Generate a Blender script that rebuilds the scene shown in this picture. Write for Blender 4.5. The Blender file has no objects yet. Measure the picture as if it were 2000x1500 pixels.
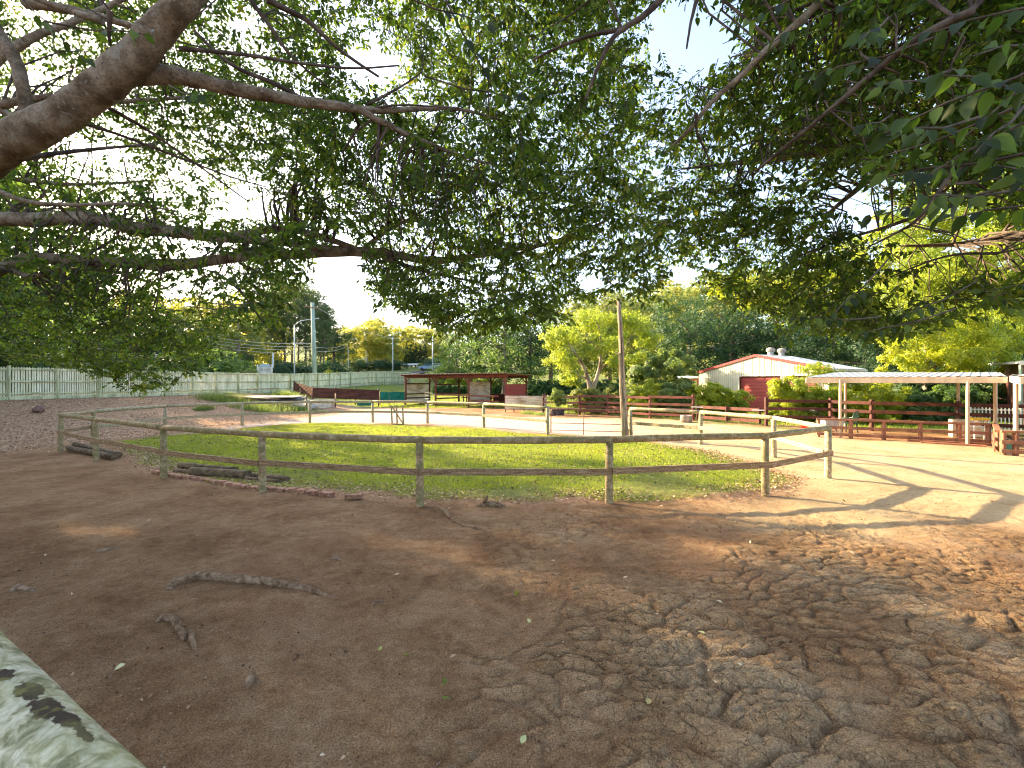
import bpy, math, random
import numpy as np
from mathutils import Vector, Matrix
R = math.radians
random.seed(7)
rng = np.random.default_rng(7)
SC = bpy.context.scene
COL = SC.collection
# ------------------------------------------------------------------ camera, sky, sun, exposure
CAMH = 2.2
cam = bpy.data.cameras.new('camera'); camo = bpy.data.objects.new('camera', cam); COL.objects.link(camo)
cam.shift_y = -.001; camo.location = (0, 0, CAMH); camo.rotation_euler = (R(90), 0, 0)
cam.lens = 16.02; cam.sensor_width = 36; cam.clip_end = 4000; cam.clip_start = 0.05
cam.dof.use_dof = True; cam.dof.focus_distance = 9.0; cam.dof.aperture_fstop = 5.0
SC.camera = camo
W = bpy.data.worlds.new("World"); SC.world = W; W.use_nodes = True
nt = W.node_tree; bg = nt.nodes['Background']
sky = nt.nodes.new('ShaderNodeTexSky'); sky.sky_type = 'NISHITA'; sky.sun_disc = False
SUN_EL, SUN_AZ = 21.0, -58.0           # azimuth measured clockwise from +Y
sky.sun_elevation = R(SUN_EL); sky.sun_rotation = R(SUN_AZ)
sky.air_density = 1.0; sky.dust_density = 3.0; sky.ozone_density = 1.5
hsv = nt.nodes.new('ShaderNodeHueSaturation'); hsv.inputs['Saturation'].default_value = .85; nt.links.new(sky.outputs[0], hsv.inputs['Color']); nt.links.new(hsv.outputs[0], bg.inputs[0]); bg.inputs[1].default_value = 0.15
sd = bpy.data.lights.new('sun', 'SUN'); sd.energy = 5.0; sd.angle = R(0.6); sd.color = (1.0, 0.77, 0.45)
so = bpy.data.objects.new('sun', sd); COL.objects.link(so)
tosun = Vector((math.sin(R(SUN_AZ))*math.cos(R(SUN_EL)), math.cos(R(SUN_AZ))*math.cos(R(SUN_EL)), math.sin(R(SUN_EL))))
so.rotation_euler = tosun.to_track_quat('Z', 'Y').to_euler(); so.location = (-30, 20, 30)
SC.view_settings.view_transform = 'Standard'; SC.view_settings.look = 'None'
SC.view_settings.gamma = 1; SC.view_settings.use_curve_mapping = False
SC.view_settings.exposure = 2.15
SC.cycles.max_bounces = 8; SC.cycles.diffuse_bounces = 4; SC.cycles.transmission_bounces = 6
SC.cycles.glossy_bounces = 2; SC.cycles.transparent_max_bounces = 4
SC.cycles.sample_clamp_indirect = 6; SC.cycles.filter_width = 1.1
# ------------------------------------------------------------------ measuring helpers
F = 890.0; HZ = 748.0
def P(px, py, Y):                      # a point seen at (px,py) in the photograph, Y metres away
    return Vector(((px-1000)/F*Y, Y, CAMH-(py-HZ)/F*Y))
def smooth(a, b, x):
    t = np.clip((x-a)/(b-a), 0, 1); return t*t*(3-2*t)
def hash2(ix, iy, s=0):
    n = (ix.astype(np.int64)*374761393 + iy.astype(np.int64)*668265263 + s*2147483647) & 0xffffffff
    n = ((n ^ (n >> 13))*1274126177) & 0xffffffff
    return ((n ^ (n >> 16)) & 0xffff)/65535.0
def vnoise(x, y, s=0):
    x = np.asarray(x, float); y = np.asarray(y, float)
    ix = np.floor(x).astype(np.int64); iy = np.floor(y).astype(np.int64)
    fx = x-ix; fy = y-iy; fx = fx*fx*(3-2*fx); fy = fy*fy*(3-2*fy)
    a = hash2(ix, iy, s); b = hash2(ix+1, iy, s); c = hash2(ix, iy+1, s); d = hash2(ix+1, iy+1, s)
    return (a*(1-fx)+b*fx)*(1-fy)+(c*(1-fx)+d*fx)*fy
def fbm(x, y, o=4, s=0):
    v = 0; a = .5; t = 0
    for i in range(o):
        v = v+a*vnoise(x*2**i+13.7*i, y*2**i-7.1*i, s+i); t += a; a *= .5
    return v/t
def vnoise3(p, s=0):
    p = np.asarray(p, float)
    return (vnoise(p[:, 0]+p[:, 2]*.71, p[:, 1]-p[:, 2]*.53, s)+vnoise(p[:, 2]+p[:, 0]*.37, p[:, 1]*.8+p[:, 0]*.2, s+9))*.5
def worley(x, y, s=0):
    ix = np.floor(x).astype(np.int64); iy = np.floor(y).astype(np.int64)
    f1 = np.full(x.shape, 9.0); f2 = np.full(x.shape, 9.0)
    for dx in (-1, 0, 1):
        for dy in (-1, 0, 1):
            cx = ix+dx; cy = iy+dy
            d = np.hypot(cx+hash2(cx, cy, s)-x, cy+hash2(cx, cy, s+5)-y)
            f2 = np.minimum(f2, np.maximum(f1, d)); f1 = np.minimum(f1, d)
    return f1, f2
def poly_sd(px, py, poly):             # signed distance, positive inside
    d = np.full(px.shape, 1e9); ins = np.zeros(px.shape, bool)
    n = len(poly)
    for i in range(n):
        ax, ay = poly[i]; bx, by = poly[(i+1) % n]
        ex, ey = bx-ax, by-ay; wx, wy = px-ax, py-ay
        t = np.clip((wx*ex+wy*ey)/(ex*ex+ey*ey+1e-9), 0, 1)
        d = np.minimum(d, np.hypot(wx-ex*t, wy-ey*t))
        c = ((ay > py) != (by > py)) & (px < (bx-ax)*(py-ay)/((by-ay) if abs(by-ay) > 1e-9 else 1e-9)+ax)
        ins ^= c
    return np.where(ins, d, -d)
def flat(px, py, z=0):                 # ground point of a photograph pixel, at height z
    Y = F*(CAMH-z)/(py-HZ); return ((px-1000)/F*Y, Y)
LAWN = [flat(*p) for p in [(225, 862), (255, 885), (305, 918), (360, 930), (430, 942), (560, 955), (690, 966), (820, 974), (1000, 979), (1200, 976),
        (1400, 969), (1500, 958), (1545, 945), (1552, 932), (1500, 917), (1440, 898), (1375, 880), (1290, 866), (1230, 858), (1150, 854), (1070, 850),
        (1000, 845), (945, 838), (880, 834), (800, 831), (728, 829), (640, 826), (560, 829), (480, 836), (400, 845), (300, 853)]]
def height(x, y):
    x = np.asarray(x, float); y = np.asarray(y, float)
    d = x-(-31.64+.21*y)
    crest = 1.28+.72*smooth(40, 67, y)
    zb = crest*(1-smooth(0.0, 11.5, d))*smooth(5, 16, y)
    zb = np.where(d < 0, crest*smooth(5, 16, y), zb)
    back = .05*np.clip(y-44, 0, 24)
    far = 4.6*smooth(68, 125, y)+3*smooth(130, 260, y)+34*smooth(180, 520, y)+12*smooth(20, 65, x)*smooth(75, 140, y)
    side = .9*smooth(35, 70, x)*smooth(20, 50, y)
    z = np.maximum(zb, back)+far+side
    z = z+.05*(fbm(x*.35, y*.35, 3, 3)-.5)*smooth(2, 5, np.hypot(x, y))
    return z
def hz(x, y):
    return float(height(np.array([x]), np.array([y]))[0])
def onground(px, py):                  # ground point seen at that pixel
    lo, hi = 1.0, 300.0
    Y = F*CAMH/max(py-HZ, 1.0) if py > HZ+3 else 150
    for _ in range(40):
        X = (px-1000)/F*Y
        z = hz(X, Y); Yn = F*(CAMH-z)/max(py-HZ, .5)
        Y = .6*Y+.4*min(max(Yn, 1), 300)
    X = (px-1000)/F*Y
    return Vector((X, Y, hz(X, Y)))
# ------------------------------------------------------------------ object helpers
def tag(o, label=None, cat=None, group=None, kind=None):
    if label: o['label'] = label
    if cat: o['category'] = cat
    if group: o['group'] = group
    if kind: o['kind'] = kind
    return o
def thing(name, label, cat, loc=(0, 0, 0), rotz=0, group=None):
    o = bpy.data.objects.new(name, None); COL.objects.link(o); o.empty_display_size = .2
    o.location = loc; o.rotation_euler = (0, 0, rotz)
    return tag(o, label, cat, group)
def link(name, me, parent=None, loc=None, rot=None, scale=None):
    o = bpy.data.objects.new(name, me); COL.objects.link(o)
    if parent: o.parent = parent
    if loc is not None: o.location = loc
    if rot is not None: o.rotation_euler = rot
    if scale is not None: o.scale = scale
    return o
def dup(root, loc, rotz=0, scale=None, label=None):
    r = root.copy(); COL.objects.link(r); r.location = loc; r.rotation_euler = (0, 0, rotz)
    if scale is not None: r.scale = scale
    if label: r['label'] = label
    for ch in list(root.children):
        c = ch.copy(); COL.objects.link(c); c.parent = r
        for g in ch.children:
            d = g.copy(); COL.objects.link(d); d.parent = c
    return r
class MB:
    def __init__(s): s.v = []; s.f = []; s.sm = []
    def add(s, vs, fs, sm=False):
        n = len(s.v); s.v += [tuple(v) for v in vs]; s.f += [tuple(i+n for i in f) for f in fs]; s.sm += [sm]*len(fs); return s
    def beam(s, a, b, w, h, up=(0, 0, 1), bev=0.0):
        a = Vector(a); b = Vector(b); d = (b-a).normalized(); u = Vector(up)
        if abs(d.dot(u)) > .98: u = Vector((0, 1, 0)) if abs(d.y) < .9 else Vector((1, 0, 0))
        sdv = d.cross(u).normalized(); u = sdv.cross(d).normalized()
        c = min(w, h)*.12 if bev == 0 else bev
        prof = [(-w/2+c, -h/2), (w/2-c, -h/2), (w/2, -h/2+c), (w/2, h/2-c), (w/2-c, h/2), (-w/2+c, h/2), (-w/2, h/2-c), (-w/2, -h/2+c)]
        vs = [p+sdv*x+u*y for p in (a, b) for x, y in prof]
        fs = [(i, (i+1) % 8, 8+(i+1) % 8, 8+i) for i in range(8)]+[tuple(range(7, -1, -1)), tuple(range(8, 16))]
        return s.add(vs, fs)
    def box(s, c, size, rz=0):
        c = Vector(c); sx, sy, sz = size; m = Matrix.Rotation(rz, 3, 'Z')
        return s.beam(c+m @ Vector((-sx/2, 0, 0)), c+m @ Vector((sx/2, 0, 0)), sy, sz)
    def tube(s, pts, rads, n=8, rough=0.0, cap=True, seed=0):
        pts = [Vector(p) for p in pts]
        if not hasattr(rads, '__len__'): rads = [rads]*len(pts)
        rr = random.Random(seed); vs = []; prev = None
        ph = [rr.uniform(0, 6.28) for _ in range(4)]
        for i, p in enumerate(pts):
            d = (pts[min(i+1, len(pts)-1)]-pts[max(i-1, 0)])
            d = d.normalized() if d.length > 1e-6 else Vector((0, 0, 1))
            if prev is None:
                u = Vector((0, 0, 1)) if abs(d.z) < .9 else Vector((1, 0, 0)); u = (u-d*u.dot(d)).normalized()
            else: u = (prev-d*prev.dot(d)).normalized()
            prev = u; w = d.cross(u)
            for k in range(n):
                a = 2*math.pi*k/n
                r = rads[i]*(1+rough*(math.sin(2*a+ph[0]+i*.7)*.6+math.sin(3*a+ph[1]-i*.4)*.5+rr.uniform(-.5, .5)))
                vs.append(p+(u*math.cos(a)+w*math.sin(a))*r)
        m = len(pts)
        fs = [(i*n+k, i*n+(k+1) % n, (i+1)*n+(k+1) % n, (i+1)*n+k) for i in range(m-1) for k in range(n)]
        n0 = len(s.v); s.add(vs, fs, True)
        if cap:
            s.f.append(tuple(n0+k for k in range(n-1, -1, -1))); s.f.append(tuple(n0+(m-1)*n+k for k in range(n))); s.sm += [False]*2
        return s
    def lathe(s, c, prof, n=16, sm=True):
        c = Vector(c); vs = [c+Vector((r*math.cos(2*math.pi*k/n), r*math.sin(2*math.pi*k/n), z)) for r, z in prof for k in range(n)]
        return s.add(vs, [(i*n+k, i*n+(k+1) % n, (i+1)*n+(k+1) % n, (i+1)*n+k) for i in range(len(prof)-1) for k in range(n)], sm)
    def prism(s, poly, off):
        poly = [Vector(p) for p in poly]; off = Vector(off); n = len(poly)
        return s.add(poly+[p+off for p in poly], [tuple(range(n))[::-1], tuple(range(n, 2*n))]+[(i, (i+1) % n, n+(i+1) % n, n+i) for i in range(n)])
    def mesh(s, name, mat, org=(0, 0, 0)):
        o = Vector(org); me = bpy.data.meshes.new(name)
        me.from_pydata([(v[0]-o[0], v[1]-o[1], v[2]-o[2]) for v in s.v], [], s.f)
        me.polygons.foreach_set('use_smooth', s.sm)
        for m in (mat if isinstance(mat, (list, tuple)) else [mat]): me.materials.append(m)
        me.update(); return me
    def build(s, name, mat, parent=None, label=None, loc=None):
        org = parent_world(parent) if parent else (loc or (0, 0, 0))
        o = link(name, s.mesh(name, mat, org), parent, None if parent else (loc or (0, 0, 0)))
        if label: o['label'] = label
        return o
def parent_world(p):
    v = Vector((0, 0, 0))
    while p is not None: v += p.location; p = p.parent
    return v
def corrugated(mb, a, b, z0a, z1a, z0b, z1b, pitch=.076, amp=.012, vertical=False, T=.003):
    """sheet from a to b (xy); ribs run horizontally, or vertically"""
    a = Vector((a[0], a[1], 0)); b = Vector((b[0], b[1], 0)); d = b-a; L = d.length; d.normalize(); nrm = Vector((d.y, -d.x, 0))
    if vertical:
        n = max(2, int(L/pitch*4)); vs = []
        for i in range(n+1):
            t = i/n; p = a+d*L*t+nrm*amp*math.sin(t*L/pitch*2*math.pi)
            vs += [p+Vector((0, 0, z0a*(1-t)+z0b*t)), p+Vector((0, 0, z1a*(1-t)+z1b*t))]
        mb.add(vs, [(2*i, 2*i+2, 2*i+3, 2*i+1) for i in range(n)], True)
    else:
        H = max(z1a-z0a, z1b-z0b); n = max(2, int(H/pitch*4)); vs = []
        for i in range(n+1):
            t = i/n; o = nrm*amp*math.sin(t*H/pitch*2*math.pi)
            vs += [a+o+Vector((0, 0, z0a*(1-t)+z1a*t)), b+o+Vector((0, 0, z0b*(1-t)+z1b*t))]
        mb.add(vs, [(2*i, 2*i+1, 2*i+3, 2*i+2) for i in range(n)], True)
def npmesh(name, verts, quads, mat, attrs=None, tris=False):
    me = bpy.data.meshes.new(name); k = 3 if tris else 4
    nv = len(verts); nf = len(quads)
    me.vertices.add(nv); me.vertices.foreach_set('co', np.ascontiguousarray(verts, np.float32).ravel())
    me.loops.add(nf*k); me.polygons.add(nf)
    me.loops.foreach_set('vertex_index', np.ascontiguousarray(quads, np.int32).ravel())
    me.polygons.foreach_set('loop_start', np.arange(0, nf*k, k, dtype=np.int32))
    me.polygons.foreach_set('loop_total', np.full(nf, k, np.int32))
    for an, av in (attrs or {}).items():
        at = me.attributes.new(an, 'FLOAT', 'POINT'); at.data.foreach_set('value', np.ascontiguousarray(av, np.float32))
    me.materials.append(mat); me.update(calc_edges=True); return me
# ------------------------------------------------------------------ materials
class NT:
    def __init__(s, name):
        s.m = bpy.data.materials.new(name); s.m.use_nodes = True; s.t = s.m.node_tree; s.n = s.t.nodes; s.b = s.n['Principled BSDF']
        s.out = s.n['Material Output']
    def N(s, typ, **kw):
        n = s.n.new(typ)
        for k, v in kw.items():
            if k.startswith('_'): setattr(n, k[1:], v)
            else: s.I(n, k, v)
        return n
    def I(s, n, k, v):
        i = n.inputs[int(k[1:])] if (k[0] == 'i' and k[1:].isdigit()) else n.inputs[k.replace('9', ' ')]
        if isinstance(v, bpy.types.NodeSocket): s.t.links.new(v, i)
        else: i.default_value = v
    def pos(s): return s.N('ShaderNodeNewGeometry').outputs['Position']
    def obj(s): return s.N('ShaderNodeTexCoord').outputs['Object']
    def noise(s, vec, scale, detail=4, rough=.6, dist=0):
        return s.N('ShaderNodeTexNoise', Vector=vec, Scale=scale, Detail=detail, Roughness=rough, Distortion=dist).outputs[0]
    def ramp(s, fac, stops):
        r = s.N('ShaderNodeValToRGB', Fac=fac); cr = r.color_ramp
        while len(cr.elements) < len(stops): cr.elements.new(.5)
        for e, (p, c) in zip(cr.elements, stops):
            e.position = p; e.color = (c[0], c[1], c[2], 1) if hasattr(c, '__len__') else (c, c, c, 1)
        return r.outputs[0]
    def mix(s, fac, a, b, bt='MIX'):
        n = s.N('ShaderNodeMix', _data_type='RGBA', _blend_type=bt)
        for i, v in ((0, fac), (6, a), (7, b)):
            if isinstance(v, bpy.types.NodeSocket): s.t.links.new(v, n.inputs[i])
            else: n.inputs[i].default_value = v if i == 0 else ((v[0], v[1], v[2], 1) if hasattr(v, '__len__') else (v, v, v, 1))
        return n.outputs[2]
    def math(s, op, a, b=0.0):
        n = s.N('ShaderNodeMath', _operation=op)
        for i, v in ((0, a), (1, b)):
            if isinstance(v, bpy.types.NodeSocket): s.t.links.new(v, n.inputs[i])
            else: n.inputs[i].default_value = v
        return n.outputs[0]
    def mapping(s, vec, sc):
        return s.N('ShaderNodeMapping', Vector=vec, Scale=sc).outputs[0]
    def attr(s, name): return s.N('ShaderNodeAttribute', _attribute_name=name).outputs['Fac']
    def bump(s, h, strength=.5, dist=.02):
        return s.N('ShaderNodeBump', Height=h, Strength=strength, Distance=dist).outputs[0]
    def rnd(s): return s.N('ShaderNodeObjectInfo').outputs['Random']
    def done(s, color=None, rough=.8, normal=None, spec=.3, metal=0):
        if color is not None: s.I(s.b, 'Base9Color', color if isinstance(color, bpy.types.NodeSocket) else (*color[:3], 1))
        s.I(s.b, 'Roughness', rough); s.b.inputs['Specular IOR Level'].default_value = spec; s.b.inputs['Metallic'].default_value = metal
        if normal is not None: s.I(s.b, 'Normal', normal)
        return s.m
def painted(name, base, dirt, wear=.5, scale=3.0, rough=.6, edge=None, streak=(1, 1, .25), spec=.3, metal=0, bump=.25):
    m = NT(name); o = m.pos()
    n1 = m.noise(m.mapping(o, (streak[0]*scale, streak[1]*scale, streak[2]*scale)), 1.0, 5, .65)
    n2 = m.noise(o, scale*11, 4, .7)
    f = m.math('ADD', m.math('MULTIPLY', n1, .65), m.math('MULTIPLY', n2, .35))
    c = m.ramp(f, [(.5-wear*.18, dirt), (.5+.06, base), (.8, edge or tuple(min(1, x*1.15) for x in base))])
    v = m.mix(.35, c, m.mix(m.rnd(), (.72, .74, .72), (1.1, 1.06, 1.04)), 'MULTIPLY')
    return m.done(v, rough, m.bump(n2, bump, .01), spec, metal)
def foliage(name, dark, light, trans, tmix=.45, spec=.35, rough=.45, hue=.0):
    m = NT(name); r = m.attr('rnd')
    c = m.mix(r, dark, light)
    c = m.mix(.5, c, m.ramp(m.noise(m.pos(), .9, 2), [(.3, .55), (.7, 1.25)]), 'MULTIPLY')
    m.done(c, rough, None, spec)
    t = m.N('ShaderNodeBsdfTranslucent', Color=m.mix(.6, trans, m.mix(r, (.6, .8, .6), (1.3, 1.15, .8)), 'MULTIPLY'))
    x = m.N('ShaderNodeMixShader', Fac=tmix); m.t.links.new(m.b.outputs[0], x.inputs[1]); m.t.links.new(t.outputs[0], x.inputs[2])
    m.t.links.new(x.outputs[0], m.out.inputs[0]); return m.m
M = {}
def make_materials():
    # weathered round rails and posts, white paint mostly gone, lichen and bare brown timber
    m = NT('weathered_rail'); o = m.pos()
    a = m.noise(o, 9, 6, .7); b = m.noise(o, 38, 4, .7); g = m.noise(m.mapping(o, (2.5, 2.5, 6)), 1.6, 4, .6)
    c = m.ramp(m.math('ADD', m.math('MULTIPLY', a, .6), m.math('MULTIPLY', b, .4)), [(.36, (.12, .08, .04)), (.45, (.27, .19, .10)), (.54, (.43, .33, .20)), (.66, (.62, .55, .40))])
    c = m.mix(m.ramp(g, [(.45, 0), (.62, .65)]), c, (.20, .20, .085))
    M['rail'] = m.done(c, .85, m.bump(b, .5, .012), .2)
    m = NT('weathered_board'); o = m.pos()
    a = m.noise(m.mapping(o, (3, 3, 22)), 1.5, 6, .7); b = m.noise(o, 40, 4, .7)
    c = m.ramp(m.math('ADD', m.math('MULTIPLY', a, .6), m.math('MULTIPLY', b, .4)), [(.38, (.13, .08, .04)), (.5, (.29, .19, .105)), (.62, (.48, .37, .25))])
    M['board'] = m.done(c, .85, m.bump(b, .4, .01), .2)
    m = NT('pale_painted_rail'); o = m.pos()
    a = m.noise(o, 14, 6, .7); b = m.noise(o, 60, 4, .7)
    c = m.ramp(m.math('ADD', m.math('MULTIPLY', a, .55), m.math('MULTIPLY', b, .45)), [(.40, (.15, .12, .06)), (.48, (.32, .27, .16)), (.57, (.50, .44, .30)), (.72, (.62, .57, .45))])
    M['pale_rail'] = m.done(c, .8, m.bump(b, .4, .01), .2)
    m = NT('lichen_rail'); o = m.pos()
    a = m.noise(o, 16, 6, .65, .6); b = m.noise(o, 75, 5, .7); g = m.noise(o, 7, 3, .5)
    c = m.ramp(a, [(.38, (.12, .12, .05)), (.46, (.30, .28, .16)), (.54, (.50, .47, .33)), (.66, (.64, .60, .47))])
    c = m.mix(m.ramp(b, [(.38, .5), (.6, 0)]), c, (.2, .23, .15))
    peel = m.attr('peel'); pn = m.math('ADD', peel, m.math('MULTIPLY', m.math('SUBTRACT', m.noise(o, 34, 5, .7), .5), 1.1))
    c = m.mix(m.ramp(pn, [(.50, 0), (.54, 1)]), c, m.mix(m.ramp(m.noise(o, 22, 3), [(.54, 0), (.62, 1)]), (.030, .019, .012), (.11, .10, .028)))
    green = m.attr('moss'); c = m.mix(green, c, (.36, .36, .12))
    M['lichen'] = m.done(c, .75, m.bump(m.math('SUBTRACT', b, m.ramp(pn, [(.50, 0), (.54, 1)])), .5, .006), .25)
    M['pale_green'] = painted('pale_green_paint', (.60, .62, .40), (.24, .26, .12), .55, 2.4, .7, (.74, .75, .55), bump=.3)  # darker tone puts the rails' shadow and lichen lines into the colour
    M['pale_green_plank'] = painted('pale_green_paling_paint', (.80, .79, .58), (.48, .49, .29), .5, 2.2, .7, (.85, .85, .68))
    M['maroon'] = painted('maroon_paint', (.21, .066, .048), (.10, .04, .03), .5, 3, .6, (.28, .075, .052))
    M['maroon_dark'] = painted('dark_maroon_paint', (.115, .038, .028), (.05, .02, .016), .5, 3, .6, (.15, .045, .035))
    M['rust_timber'] = painted('red_brown_timber', (.34, .15, .085), (.17, .075, .045), .5, 4, .7, (.46, .25, .155))
    M['red_iron'] = painted('red_iron', (.34, .062, .055), (.29, .06, .052), .3, .7, .55, (.36, .07, .062), spec=.2, bump=.05)
    M['fascia_red'] = painted('red_barge_paint', (.45, .05, .05), (.35, .05, .05), .2, 2, .5)
    M['cream'] = painted('cream_wall_sheet', (.74, .69, .55), (.64, .58, .45), .4, 1.5, .55, (.80, .75, .62), streak=(1, 1, .15))
    M['cream_iron'] = painted('cream_corrugated', (.76, .70, .58), (.40, .30, .19), .5, 1.6, .5, (.66, .64, .56), streak=(.6, .6, 2))
    M['galv'] = painted('galvanised_iron', (.50, .53, .57), (.34, .34, .35), .4, 1.5, .4, (.62, .66, .72), streak=(1, 1, 1), spec=.5)
    M['brown_iron'] = painted('brown_corrugated', (.125, .058, .046), (.07, .035, .03), .5, 2, .85, (.19, .10, .085), streak=(.6, .6, 2), spec=.05)
    M['carport_cream'] = painted('faded_cream_steel', (.62, .50, .36), (.48, .37, .25), .4, 2.5, .6, (.70, .60, .46))
    M['white'] = painted('white_paint', (.78, .78, .75), (.6, .6, .56), .3, 2, .5)
    M['grey_pole'] = painted('green_grey_timber_pole', (.36, .46, .39), (.22, .30, .25), .5, 2, .8, (.48, .56, .49))
    M['steel'] = painted('pale_steel', (.62, .66, .66), (.5, .54, .54), .2, 1, .4, spec=.5)
    m = NT('split_timber'); o = m.pos()
    a = m.noise(m.mapping(o, (24, 24, .8)), 1, 5, .7, 1.2); b = m.noise(o, 30, 4, .7)
    c = m.ramp(m.math('ADD', m.math('MULTIPLY', a, .8), m.math('MULTIPLY', b, .2)), [(.38, (.05, .035, .025)), (.46, (.22, .16, .11)), (.55, (.42, .34, .26)), (.68, (.58, .50, .41))])
    M['split'] = m.done(c, .9, m.bump(a, .8, .03), .15)
    m = NT('rusty_pipe'); o = m.pos()
    M['rusty'] = m.done(m.ramp(m.noise(o, 20, 4), [(.4, (.10, .05, .03)), (.6, (.32, .20, .12))]), .6, None, .4, .3)
    m = NT('green_shade_cloth'); o = m.pos()
    M['cloth'] = m.done(m.ramp(m.noise(o, 3, 5, .7), [(.35, (.008, .10, .075)), (.65, (.015, .22, .16))]), .8)
    m = NT('tarp'); o = m.pos()
    M['tarp'] = m.done(m.ramp(m.noise(o, 2.5, 5, .7, .5), [(.35, (.28, .33, .42)), (.65, (.55, .60, .68))]), .5, m.bump(m.noise(o, 6, 4), .6, .05))
    m = NT('bark'); o = m.pos()
    a = m.noise(o, 5, 6, .65); b = m.noise(o, 30, 6, .75); v = m.N('ShaderNodeTexVoronoi', Vector=m.mapping(o, (13, 13, 13)), Scale=1.0).outputs[0]
    c = m.ramp(a, [(.38, (.17, .125, .08)), (.5, (.34, .265, .185)), (.62, (.50, .41, .31))])
    c = m.mix(m.ramp(m.math('ADD', v, m.math('MULTIPLY', b, .35)), [(.26, .75), (.34, 0)]), c, (.44, .44, .38))
    c = m.mix(m.ramp(m.noise(o, 55, 5, .8), [(.40, .55), (.52, 0)]), c, (.10, .07, .045)); c = m.mix(m.ramp(m.noise(o, 9, 5, .7, .8), [(.56, 0), (.60, .6)]), c, (.46, .43, .35))
    c = m.mix(m.ramp(b, [(.58, 0), (.7, .7)]), c, (.05, .035, .028))
    M['bark'] = m.done(c, .9, m.bump(m.math('ADD', b, m.math('MULTIPLY', a, .6)), 1.0, .05), .12)
    m = NT('twig_bark'); M['twig'] = m.done(m.ramp(m.noise(m.pos(), 8, 3), [(.4, (.055, .040, .032)), (.6, (.13, .10, .08))]), .85, None, .2)
    m = NT('pale_bark'); M['pale_bark'] = m.done(m.ramp(m.noise(m.mapping(m.pos(), (3, 3, .8)), 1.2, 4), [(.4, (.16, .11, .08)), (.6, (.40, .34, .28))]), .85)
    m = NT('white_bark'); M['white_bark'] = m.done(m.ramp(m.noise(m.mapping(m.pos(), (3, 3, .8)), 1.2, 4), [(.4, (.30, .30, .32)), (.6, (.66, .67, .70))]), .8)
    m = NT('pine_bark'); M['pine_bark'] = m.done(m.ramp(m.noise(m.mapping(m.pos(), (3, 3, .8)), 1.2, 4), [(.4, (.10, .07, .055)), (.6, (.26, .19, .15))]), .9)
    m = NT('fig_leaf'); r = m.attr('rnd')
    c = m.ramp(r, [(0, (.014, .026, .008)), (.35, (.035, .068, .014)), (.65, (.072, .125, .022)), (.9, (.13, .19, .03)), (1, (.20, .17, .04))])  # dark stops put shade into some leaves, light stops a backlit green
    t_ = m.ramp(r, [(0, (.05, .09, .01)), (.4, (.14, .26, .02)), (.75, (.30, .46, .03)), (1, (.55, .50, .05))])
    m.done(c, .45, None, .35); tb = m.N('ShaderNodeBsdfTranslucent', Color=t_); x = m.N('ShaderNodeMixShader', Fac=.48)
    m.t.links.new(m.b.outputs[0], x.inputs[1]); m.t.links.new(tb.outputs[0], x.inputs[2]); m.t.links.new(x.outputs[0], m.out.inputs[0]); M['fig_leaf'] = m.m
    M['mid_leaf'] = foliage('mid_green_leaf', (.035, .075, .022), (.085, .155, .045), (.26, .40, .07), .4)
    M['dark_leaf'] = foliage('dark_green_leaf', (.022, .052, .026), (.060, .115, .050), (.10, .20, .06), .28, .25, .55)
    M['lime_leaf'] = foliage('lime_leaf', (.055, .12, .018), (.30, .37, .05), (.60, .68, .07), .5)
    M['gold_leaf'] = foliage('golden_leaf', (.16, .23, .02), (.36, .42, .04), (.72, .74, .05), .45)
    M['gum_leaf'] = foliage('gum_leaf', (.16, .185, .045), (.35, .345, .08), (.72, .70, .13), .43)
    M['pine_leaf'] = foliage('pine_needles', (.045, .075, .030), (.10, .14, .05), (.18, .26, .07), .3)
    M['brush'] = foliage('bush_leaf', (.07, .12, .035), (.17, .23, .065), (.34, .44, .09), .38)
    M['hill_leaf'] = foliage('hill_leaf', (.12, .17, .04), (.24, .28, .07), (.45, .48, .10), .35)
    M['grass'] = foliage('lawn_blade', (.095, .155, .024), (.25, .31, .050), (.52, .60, .06), .45, .2, .6)
    m = NT('dry_leaf'); r = m.attr('rnd')
    M['dry_leaf'] = m.done(m.ramp(r, [(0, (.12, .065, .030)), (.35, (.32, .185, .10)), (.7, (.54, .37, .22)), (1, (.74, .62, .43))]), .7)
    m = NT('dirt_crumb'); M['crumb'] = m.done(m.ramp(m.attr('rnd'), [(0, (.05, .028, .015)), (.55, (.20, .11, .06)), (.9, (.38, .25, .15)), (1, (.6, .48, .33))]), .8)
    m = NT('fallen_leaf'); r = m.rnd()
    M['fallen_leaf'] = m.done(m.ramp(r, [(0, (.62, .54, .30)), (.3, (.36, .42, .10)), (.6, (.45, .25, .12)), (1, (.72, .66, .50))]), .6)
    m = NT('brick'); M['brick'] = m.done(m.mix(.5, m.ramp(m.noise(m.pos(), 14, 5, .7), [(.35, (.18, .08, .05)), (.55, (.38, .20, .13)), (.75, (.48, .34, .25))]), m.mix(m.rnd(), (.7, .7, .7), (1.2, 1.1, 1.1)), 'MULTIPLY'), .9, m.bump(m.noise(m.pos(), 50, 3), .5, .01))
    m = NT('brown_log'); o = m.pos()
    M['log'] = m.done(m.ramp(m.noise(m.mapping(o, (5, 5, 9)), 1.4, 5, .7), [(.36, (.06, .042, .028)), (.52, (.16, .115, .075)), (.7, (.28, .21, .14))]), .9, m.bump(m.noise(o, 30, 4), .5, .02), .2)
    m = NT('root_bark'); M['root'] = m.done(m.ramp(m.noise(m.pos(), 14, 5, .7), [(.38, (.10, .058, .033)), (.5, (.20, .125, .075)), (.64, (.31, .22, .145))]), .95, m.bump(m.noise(m.pos(), 40, 4), .7, .015), .15)
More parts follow.
